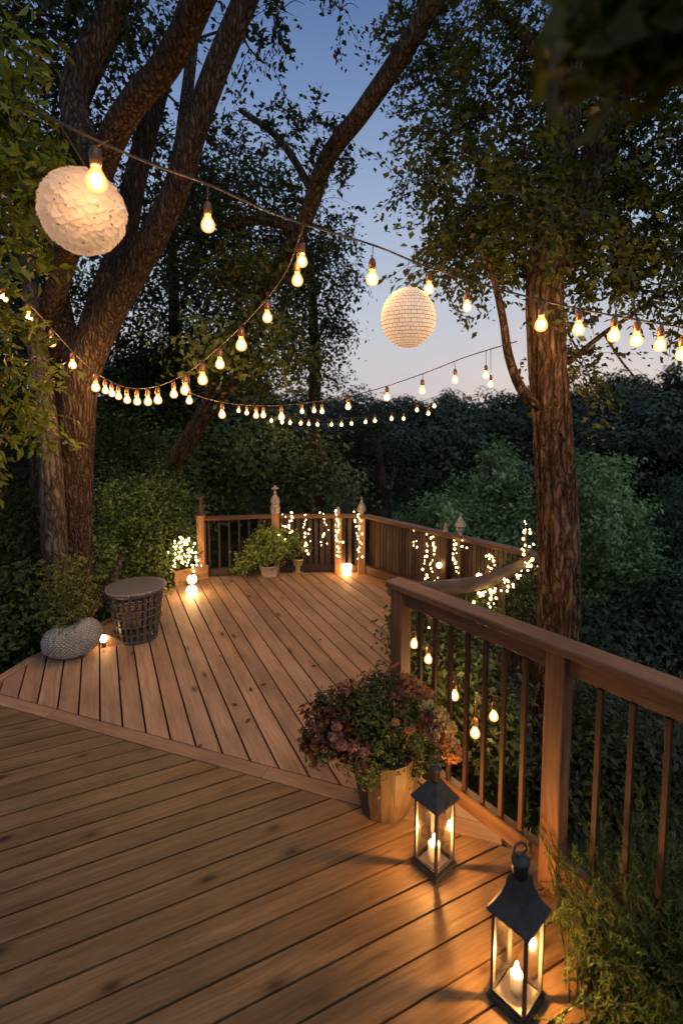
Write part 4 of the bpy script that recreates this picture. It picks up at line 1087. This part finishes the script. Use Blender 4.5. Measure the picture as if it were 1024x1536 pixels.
sp_c = ground(108, 986); sp_c = Vector((-2.175, 3.95, 0))
sp = empty('stone_planter', sp_c, 'low bag shaped planter with knobbly grey woven texture on the deck edge', 'planter')
vs = []; wc = []; fs = []; kc = []; seg, rings = 168, 84
ax = Vector((.94, .34, 0)); ay = Vector((-.34, .94, 0))
for i in range(rings+1):
    th = PI*i/rings; zc = -math.cos(th); rr = max(.01, math.sin(th))**.75
    for k in range(seg):
        a = 2*PI*k/seg; u = math.cos(a)*rr; v = math.sin(a)*rr
        X = u*.215; Yy = v*.16; Z = zc*.5+.5
        dip = .035*math.exp(-((u+.02)/.35)**2)
        zz_ = Z*(.285+.035*u) - dip*Z**2 + .0
        st_ = abs(math.sin(a*20+(i//3 % 2)*PI/2))*abs(math.sin(th*28)); n1 = 1+.05*noise.noise((u*2, v*2, zc*2))+.05*st_+.02*math.cos(u*30)+.02*noise.noise((u*30, v*30, zc*30)); kc.append(.5+1.2*st_)  # kc paints shade between the stitches into the vertex colour
        q = sp_c+ax*X*n1+ay*Yy*n1+Vector((0, 0, zz_+.002))
        vs.append(q); wc.append((u*30, v*30+zc*30, zc*30))
for i in range(rings):
    for k in range(seg):
        k2 = (k+1) % seg; fs.append([i*seg+k, i*seg+k2, (i+1)*seg+k2, (i+1)*seg+k])
mb = MB(); mb.add(vs, fs, wc, smooth=True); mb.col = [(t, t, t, 1) for t in kc]; mb.obj('body', M['knit'], sp)
bush('planter_grass', 'wispy olive plant rising out of the knobbly grey planter', 'plant', sp_c+Vector((-.02, .02, .235)),
     [blob(100, 882, 30, 42, 4.05, 900), blob(80, 915, 26, 28, 4.0, 450), blob(118, 850, 18, 34, 4.1, 320), blob(128, 895, 14, 34, 4.05, 260), blob(105, 925, 30, 18, 3.95, 260)], .042, ((.1, .115, .025), (.2, .2, .05)), twig=.045, aspect=.28)
# leaning branch between the planter and the side table
dr = empty('fallen_branch', gpt(125, 925, 4.4), 'bare brown branch leaning up between the grey planter and the side table', 'branch')
pts, rad = limb_pts([(112, 945, 4.33, 17), (135, 918, 4.4, 17), (158, 890, 4.5, 15), (172, 862, 4.6, 11), (182, 835, 4.75, 8)], 8)
mb = MB(); mb.tube(pts, rad, 14, disp=furrow(1.5, .06, 2, 3)); mb.obj('stem', M['bark'], dr)
wl = ground(166, 966)
w = empty('wedge_lamp', wl, 'small glowing lamp behind a pointed wooden shingle beside the grey planter', 'lamp')
mb = MB(); mb.add([wl+Vector(p) for p in ((.0, -.05, .0), (.15, -.02, .0), (.0, .06, .0), (.0, -.04, .10), (.0, .05, .10), (.13, -.018, .012))], [[0, 1, 5, 3], [1, 2, 4, 5], [0, 3, 4, 2], [3, 5, 4], [0, 2, 1]], col=(1, 1, 1)); mb.obj('shingle', M['box'], w)
mb = MB(); mb.sphere(wl+Vector((-.03, -.055, .075)), .03, 14, 10); mb.obj('bulb', M['globe'], w)
mb = MB(); mb.lathe([(.018, 0), (.018, .046)], wl+Vector((-.03, -.055, 0)), 10); mb.obj('base', M['metal'], w)
stp = empty('wooden_step', (-2.0, 4.62, 0), 'short timber step behind the side table lit by the wedge lamp', 'step')
mb = MB(); mb.beam((-2.15, 4.62, .07), (-1.75, 4.78, .07), .12, .13, ch=.004); mb.obj('block', M['box'], stp)

for px, py, a in ((395, 1028, .4), (376, 1035, 2.0), (372, 1082, 1.1), (352, 1058, 2.9), (470, 1000, .2), (330, 985, 1.6), (300, 1120, .9), (480, 960, 2.4)):
    p = ground(px, py); q = random.uniform(.018, .03)
    mb = MB(); d = Vector((math.cos(a), math.sin(a), 0)); e = Vector((-d.y, d.x, 0))
    mb.add([p-d*q+Vector((0, 0, .004)), p+e*q*.45+Vector((0, 0, .009)), p+d*q+Vector((0, 0, .006)), p-e*q*.45+Vector((0, 0, .008)), p+Vector((0, 0, .003))], [[0, 4, 1], [1, 4, 2], [2, 4, 3], [3, 4, 0]], col=(.10, .05, .025))
    tag(mb.obj('fallen_leaf', M['leaf_soft'], None, p), 'small dry brown leaf lying on the far deck boards', 'leaf', 'dry leaves on the far deck')

# ---------------------------------------------------------------- flower pot in the foreground
fp = Vector((.17, 2.42, 0)); fp = ground(577, 1208); fp.z = 0
pt = empty('flower_pot', fp, 'staved wooden tub holding the burgundy and gold flowering plant', 'pot')
mb = MB(); H_ = .30
for k in range(14):
    a0 = 2*PI*k/14; a1 = 2*PI*(k+1)/14-.012; t = random.uniform(.85, 1.12); o = (random.random()*40, random.random()*40, 0)
    vs = []; wc = []
    pr = [(.122, .003), (.142, .10), (.154, .2), (.152, H_), (.135, H_), (.133, .2)]
    for r, z in pr:
        for a in (a0, a1):
            vs.append(fp+Vector((r*math.cos(a), r*math.sin(a), z))); wc.append((z+o[0], (a-a0)*.15+o[1], r))
    n = len(pr); fs = [[2*i, 2*i+1, 2*i+3, 2*i+2] for i in range(n-1)] + [[2*i, 2*i+2, 2*i+4, 2*i+6] for i in range(0)]
    mb.add(vs, fs, wc, (t, t, t))
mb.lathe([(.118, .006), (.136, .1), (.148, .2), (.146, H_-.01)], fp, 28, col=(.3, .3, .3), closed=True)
mb.obj('staves', M['barrel'], pt)
mb = MB(); mb.lathe([(.134, H_-.04), (.08, H_-.03), (.002, H_-.025)], fp, 20, closed=False); mb.obj('soil', M['soil'], pt)
fl = empty('flowering_plant', fp+Vector((0, 0, H_-.03)), 'bushy plant with burgundy leaves at left and golden flower heads at right', 'plant')
fb = fp+Vector((0, 0, H_))
def fat(px, py, dy=0): return at(px, py, fp.y+dy)
mb = MB()
tips = [(470, 1090, 0), (455, 1120, -.13), (500, 1050, 0), (540, 1040, .05), (580, 1025, .08), (620, 1040, .08), (650, 1090, .05), (678, 1130, 0), (600, 1110, -.1), (540, 1130, -.12), (480, 1150, -.08), (640, 1140, -.06), (560, 1070, -.13), (450, 1095, .05)]
for px, py, dy in tips:
    e = fat(px, py, dy)
    mb.tube(catmull([fb+Vector((random.uniform(-.06, .06), random.uniform(-.06, .06), -.04)), fb*.45+e*.55+Vector((0, 0, .04)), e], 6), lerp_list([.006, .004, .002], 6), 6)
mb.obj('stems', M['bark'], fl)
def fblob(px, py, rx, ry, n, dy=0, d=None): return blob(px, py, rx, ry, fp.y+dy, n, dy=d or .1)
crown('green_leaves', [fblob(555, 1085, 60, 50, 1400, 0, .12), fblob(535, 1060, 40, 35, 500, 0), fblob(570, 1060, 65, 45, 1500, .03, .13), fblob(600, 1110, 60, 45, 1200, -.02, .12), fblob(545, 1110, 55, 50, 1000, -.03, .12), fblob(580, 1030, 45, 25, 600, .05), fblob(530, 1050, 40, 30, 450, .03), fblob(630, 1140, 35, 30, 450, -.02), fblob(560, 1155, 45, 25, 400, -.13), fblob(630, 1070, 35, 30, 400, .03), fblob(490, 1110, 40, 45, 650, -.02, .11), fblob(500, 1065, 40, 30, 420)],
      .026, ((.035, .055, .016), (.08, .1, .03)), M['leaf'], fl, .022, 26, .2, .4)
crown('burgundy_leaves', [fblob(505, 1105, 42, 40, 360, -.03, .1), fblob(478, 1085, 28, 28, 190), fblob(510, 1055, 38, 25, 190, .02), fblob(535, 1130, 35, 30, 170, -.08), fblob(468, 1125, 20, 28, 110, -.02), fblob(600, 1035, 45, 20, 110, .02), fblob(640, 1090, 28, 30, 90, -.05)],
      .036, ((.085, .028, .017), (.2, .078, .05)), M['leaf'], fl, .022, 20, .25, .65)
def flower_head(px, py, r, dy, c0, c1):
    c = fat(px, py, dy); n = int(60+r*9)
    d = rng.normal(size=(n, 3)); d /= np.linalg.norm(d, axis=1, keepdims=True)
    P = np.array(c)+d*np.array([1, .8, .75])*r*pxm(fp.y)*(.75+.3*rng.random((n, 1)))
    t = rng.random((n, 1)); C = np.array(c0)*(1-t)+np.array(c1)*t
    leaf_mesh('flower_head', P, d+rng.normal(size=(n, 3))*.4, .016*(.7+.6*rng.random(n)), C, M['leaf_soft'], fl, .9)
GOLD = ((.4, .26, .1), (.6, .46, .24)); ORG = ((.32, .13, .05), (.5, .25, .1)); PNK = ((.3, .11, .07), (.44, .21, .13))
for px, py, r, dy, cc in [(655, 1075, 20, -.02, GOLD), (668, 1092, 17, -.03, GOLD), (648, 1100, 15, -.06, GOLD), (640, 1060, 14, .0, GOLD), (676, 1115, 13, -.02, GOLD), (625, 1030, 14, .04, ORG), (608, 1018, 12, .06, ORG), (640, 1040, 11, .04, ORG), (679, 1132, 17, -.04, ORG), (592, 1083, 6, -.1, ORG), (616, 1094, 8, -.1, ORG), (500, 1105, 9, -.1, PNK), (512, 1118, 10, -.12, PNK), (530, 1120, 10, -.12, PNK), (505, 1090, 8, -.08, PNK), (545, 1128, 9, -.12, PNK)]:
    flower_head(px, py, r, dy, *cc)

# ---------------------------------------------------------------- candle lanterns
def lantern(label, c, s, hb, rz, concave, candles, seed):
    random.seed(seed)
    root = empty('candle_lantern', c, label, 'lantern', 'black candle lanterns on the deck', rz)
    # built in the local frame then turned by the empty
    def lobj(mb, name, mat, parent): 
        o = mb.obj(name, mat, None); o.parent = parent; o.location = (0, 0, 0); return o
    h = s/2
    mb = MB(); mb.beam((-h-.008, 0, .012), (h+.008, 0, .012), s+.016, .024, ch=.003, col=(1, 1, 1)); lobj(mb, 'base', M['metal'], root)
    mb = MB(); mb.beam((-h+.013, 0, .0265), (h-.013, 0, .0265), s-.026, .004, col=(1, 1, 1)); lobj(mb, 'lit_floor_plate', M['lit_floor_plate'], root)  # pale plate added so the lantern floor looks candlelit
    for sx in (-1, 1):
        for sy in (-1, 1):
            mb = MB(); mb.beam((sx*(h-.005), sy*(h-.005), .024), (sx*(h-.005), sy*(h-.005), hb-.012), .011, .011, up=(1, 0, 0), col=(1, 1, 1)); lobj(mb, 'corner_post', M['metal'], root)
    for z in (.031, hb-.006):
        mb = MB()
        for k in range(4):
            a = k*PI/2; n = Vector((math.cos(a), math.sin(a), 0)); t = Vector((-n.y, n.x, 0))
            mb.beam(n*(h-.005)-t*(h-.011)+Vector((0, 0, z)), n*(h-.005)+t*(h-.011)+Vector((0, 0, z)), .010, .012, col=(1, 1, 1))
        lobj(mb, 'frame_rail', M['metal'], root)
    for k in range(4):
        a = k*PI/2; n = Vector((math.cos(a), math.sin(a), 0)); t = Vector((-n.y, n.x, 0)); q = n*(h-.006); w = h-.011
        mb = MB(); mb.add([q-t*w+Vector((0, 0, .037)), q+t*w+Vector((0, 0, .037)), q+t*w+Vector((0, 0, hb-.012)), q-t*w+Vector((0, 0, hb-.012))], [[0, 1, 2, 3]]); lobj(mb, 'glass_pane', M['glass'], root)
    # roof
    e = h+.014
    if concave: prof = [(e, 0), (e, .008), (e*.78, .03), (e*.58, .06), (e*.44, .095), (e*.36, .13)]
    else: prof = [(e, 0), (e, .007), (e*.62, .045), (e*.3, .082)]
    mb = MB(); mb.lathe([(r*math.sqrt(2), hb+z) for r, z in prof], (0, 0, 0), 4, smooth=False, rot=PI/4); lobj(mb, 'roof', M['metal'], root)
    zt = hb+prof[-1][1]; rr = prof[-1][0]
    mb = MB(); mb.lathe([(rr*.95, zt), (rr*.95, zt+.045), (rr*1.15, zt+.048), (rr*1.15, zt+.056), (rr*.5, zt+.07), (.004, zt+.074)], (0, 0, 0), 16); ch = lobj(mb, 'chimney', M['metal'], root)
    mb = MB(); R = .022
    ring = [Vector((R*.9*math.sin(2*PI*k/24)*.95-.006, -R*.5*math.sin(2*PI*k/24), zt+.072+R-R*math.cos(2*PI*k/24))) for k in range(25)]
    mb.tube(ring, .0045, 6, cap=False); lobj(mb, 'ring_handle', M['metal'], ch)
    for x, y, r, ht in candles:
        mb = MB(); mb.lathe([(r, .029), (r, .025+ht), (r*.85, .025+ht+.002), (.002, .025+ht-.004)], (x, y, 0), 18); cd = lobj(mb, 'candle', M['wax'], root)
        mb = MB(); mb.lathe([(.001, 0), (.005, .004), (.0075, .011), (.0065, .02), (.0035, .03), (.0008, .04)], (x, y, .025+ht+.005), 10); lobj(mb, 'flame', M['flame'], cd)
    return root
lantern('candle lantern with a plain pyramid roof standing beside the flower pot', Vector((.405, 2.06, 0)), .122, .315, math.radians(40), False, [(.0, 0, .026, .075)], 3)
lantern('nearest candle lantern with a flared roof beside the railing post', Vector((.592, 1.555, 0)), .124, .325, math.radians(43), True, [(0, 0, .02, .065)], 4)
random.seed(21)

# ---------------------------------------------------------------- feathery shrub at lower right
fs_c = Vector((1.06, 1.46, -.08))
fe = empty('feathery_shrub', fs_c, 'soft feathery green shrub crowding the lower right corner by the post', 'shrub')
P, Nn, S, C, D = [], [], [], [], []
mbS = MB()
for k in range(760):
    az = random.uniform(0, 2*PI); tilt = abs(random.gauss(0, .55)); L = random.uniform(.32, .56)
    o = fs_c+Vector((random.gauss(0, .2), random.gauss(0, .2), 0))
    if math.cos(az)*math.sin(tilt) < -.3: continue
    d0 = Vector((math.cos(az)*math.sin(tilt), math.sin(az)*math.sin(tilt), math.cos(tilt)))
    pts = []
    for j in range(9):
        t = j/8; pts.append(o+d0*L*t+Vector((math.cos(az), math.sin(az), -.5))*L*.35*t*t*random.uniform(.8, 1.1))
    if pts[-1].x < .8: continue
    mbS.tube(pts, lerp_list([.003]*1+[.0012], 8), 4, cap=False)
    tint = random.uniform(.6, 1.3)
    for j in range(60):
        t = random.uniform(.12, 1); i = min(7, int(t*8)); p = pts[i]+(pts[i+1]-pts[i])*(t*8-i)
        dv = (pts[i+1]-pts[i]).normalized()+Vector((random.gauss(0, .3), random.gauss(0, .3), random.gauss(0, .3)))
        dv.normalize(); sl = random.uniform(.025, .05)
        P.append(p+dv*sl*.5); D.append(dv); Nn.append((random.gauss(0, 1), random.gauss(0, 1), random.gauss(0, 1))); S.append(sl)
        q = random.random(); C.append(tuple(tint*(a*(1-q)+b*q) for a, b in zip((.05, .095, .02), (.12, .175, .04))))
mbS.obj('stems', M['bark'], fe)
leaf_mesh('foliage', np.array([tuple(p) for p in P]), np.array(Nn), np.array(S), np.array(C), M['leaf'], fe, .1, D=np.array([tuple(d) for d in D]))
bed = MB(); bed.add([(.68, 1.15, -.06), (1.6, .6, -.06), (2.0, 1.4, -.1), (1.3, 2.2, -.1), (.93, 1.9, -.06), (.64, .4, -.06)], [[0, 5, 1, 2, 3, 4]])
tag(bed.obj('soil_bed', M['soil']), kind='structure')

# ---------------------------------------------------------------- sky, sun, camera
wd = bpy.data.worlds.new('World'); scene.world = wd; wd.use_nodes = True
nt = wd.node_tree; nt.nodes.clear(); lk = nt.links
sky = nt.nodes.new('ShaderNodeTexSky'); sky.sky_type = 'NISHITA'; sky.sun_disc = False
sky.sun_elevation = math.radians(2); sky.sun_rotation = math.radians(25)
tc = nt.nodes.new('ShaderNodeTexCoord'); nrm = nt.nodes.new('ShaderNodeVectorMath'); nrm.operation = 'NORMALIZE'
lk.new(tc.outputs['Generated'], nrm.inputs[0])
sep = nt.nodes.new('ShaderNodeSeparateXYZ'); lk.new(nrm.outputs[0], sep.inputs[0])
r = ramp(nt, sep.outputs['Z'], [(0.0, (.62, .57, .57)), (.08, (.59, .58, .61)), (.2, (.49, .55, .64)), (.35, (.36, .45, .63)), (.5, (.18, .275, .49)), (.64, (.08, .15, .34)), (.8, (.12, .17, .3)), (1.0, (.13, .17, .28))])
nz = nt.nodes.new('ShaderNodeTexNoise'); nz.inputs['Scale'].default_value = 2.2; nz.inputs['Detail'].default_value = 4
mp = nt.nodes.new('ShaderNodeMapping'); mp.inputs['Scale'].default_value = (1, 1, 4); lk.new(nrm.outputs[0], mp.inputs[0]); lk.new(mp.outputs[0], nz.inputs['Vector'])
cl = ramp(nt, nz.outputs['Fac'], [(.35, (.94, .95, .97)), (.7, (1.06, 1.04, 1.03))])
cc = mul(nt, r.outputs['Color'], cl.outputs['Color'])
b1 = nt.nodes.new('ShaderNodeBackground'); lk.new(cc, b1.inputs[0]); b1.inputs[1].default_value = 1.0
b2 = nt.nodes.new('ShaderNodeBackground'); lk.new(sky.outputs[0], b2.inputs[0]); b2.inputs[1].default_value = .004
ad = nt.nodes.new('ShaderNodeAddShader'); lk.new(b1.outputs[0], ad.inputs[0]); lk.new(b2.outputs[0], ad.inputs[1])
wo = nt.nodes.new('ShaderNodeOutputWorld'); lk.new(ad.outputs[0], wo.inputs[0])

fill = bpy.data.lights.new('sky_fill', 'SUN'); fill.energy = .75; fill.angle = math.radians(60); fill.color = (.8, .92, 1)  # wide cool fill added from behind right, in place of skylight on trees
so = bpy.data.objects.new('sky_fill', fill); COL.objects.link(so)
so.rotation_euler = (math.radians(42), 0, math.radians(38))

cam = bpy.data.cameras.new('camera'); cam.sensor_fit = 'AUTO'; cam.sensor_width = 36
cam.lens = FPX/1536*36; cam.shift_y = -(768-678)/1536
cam.clip_start = .05; cam.clip_end = 6000
cam.dof.use_dof = True; cam.dof.focus_distance = 3.6; cam.dof.aperture_fstop = 1.8
co = bpy.data.objects.new('camera', cam); COL.objects.link(co)
co.location = (0, 0, CAMH); co.rotation_euler = (PI/2-PITCH, 0, 0)
scene.camera = co

scene.view_settings.view_transform = 'Standard'; scene.view_settings.look = 'None'
scene.view_settings.exposure = 0; scene.view_settings.gamma = 1
cy = scene.cycles
scene.render.engine = 'CYCLES'
cy.use_denoising = True
try: cy.denoiser = 'OPENIMAGEDENOISE'
except Exception: pass
cy.use_light_tree = True
cy.max_bounces = 5; cy.diffuse_bounces = 2; cy.glossy_bounces = 2; cy.transmission_bounces = 3; cy.transparent_max_bounces = 12
cy.sample_clamp_indirect = 3.0; cy.sample_clamp_direct = 0
cy.caustics_reflective = False; cy.caustics_refractive = False
cy.use_adaptive_sampling = True; cy.adaptive_threshold = .02; cy.adaptive_min_samples = 24
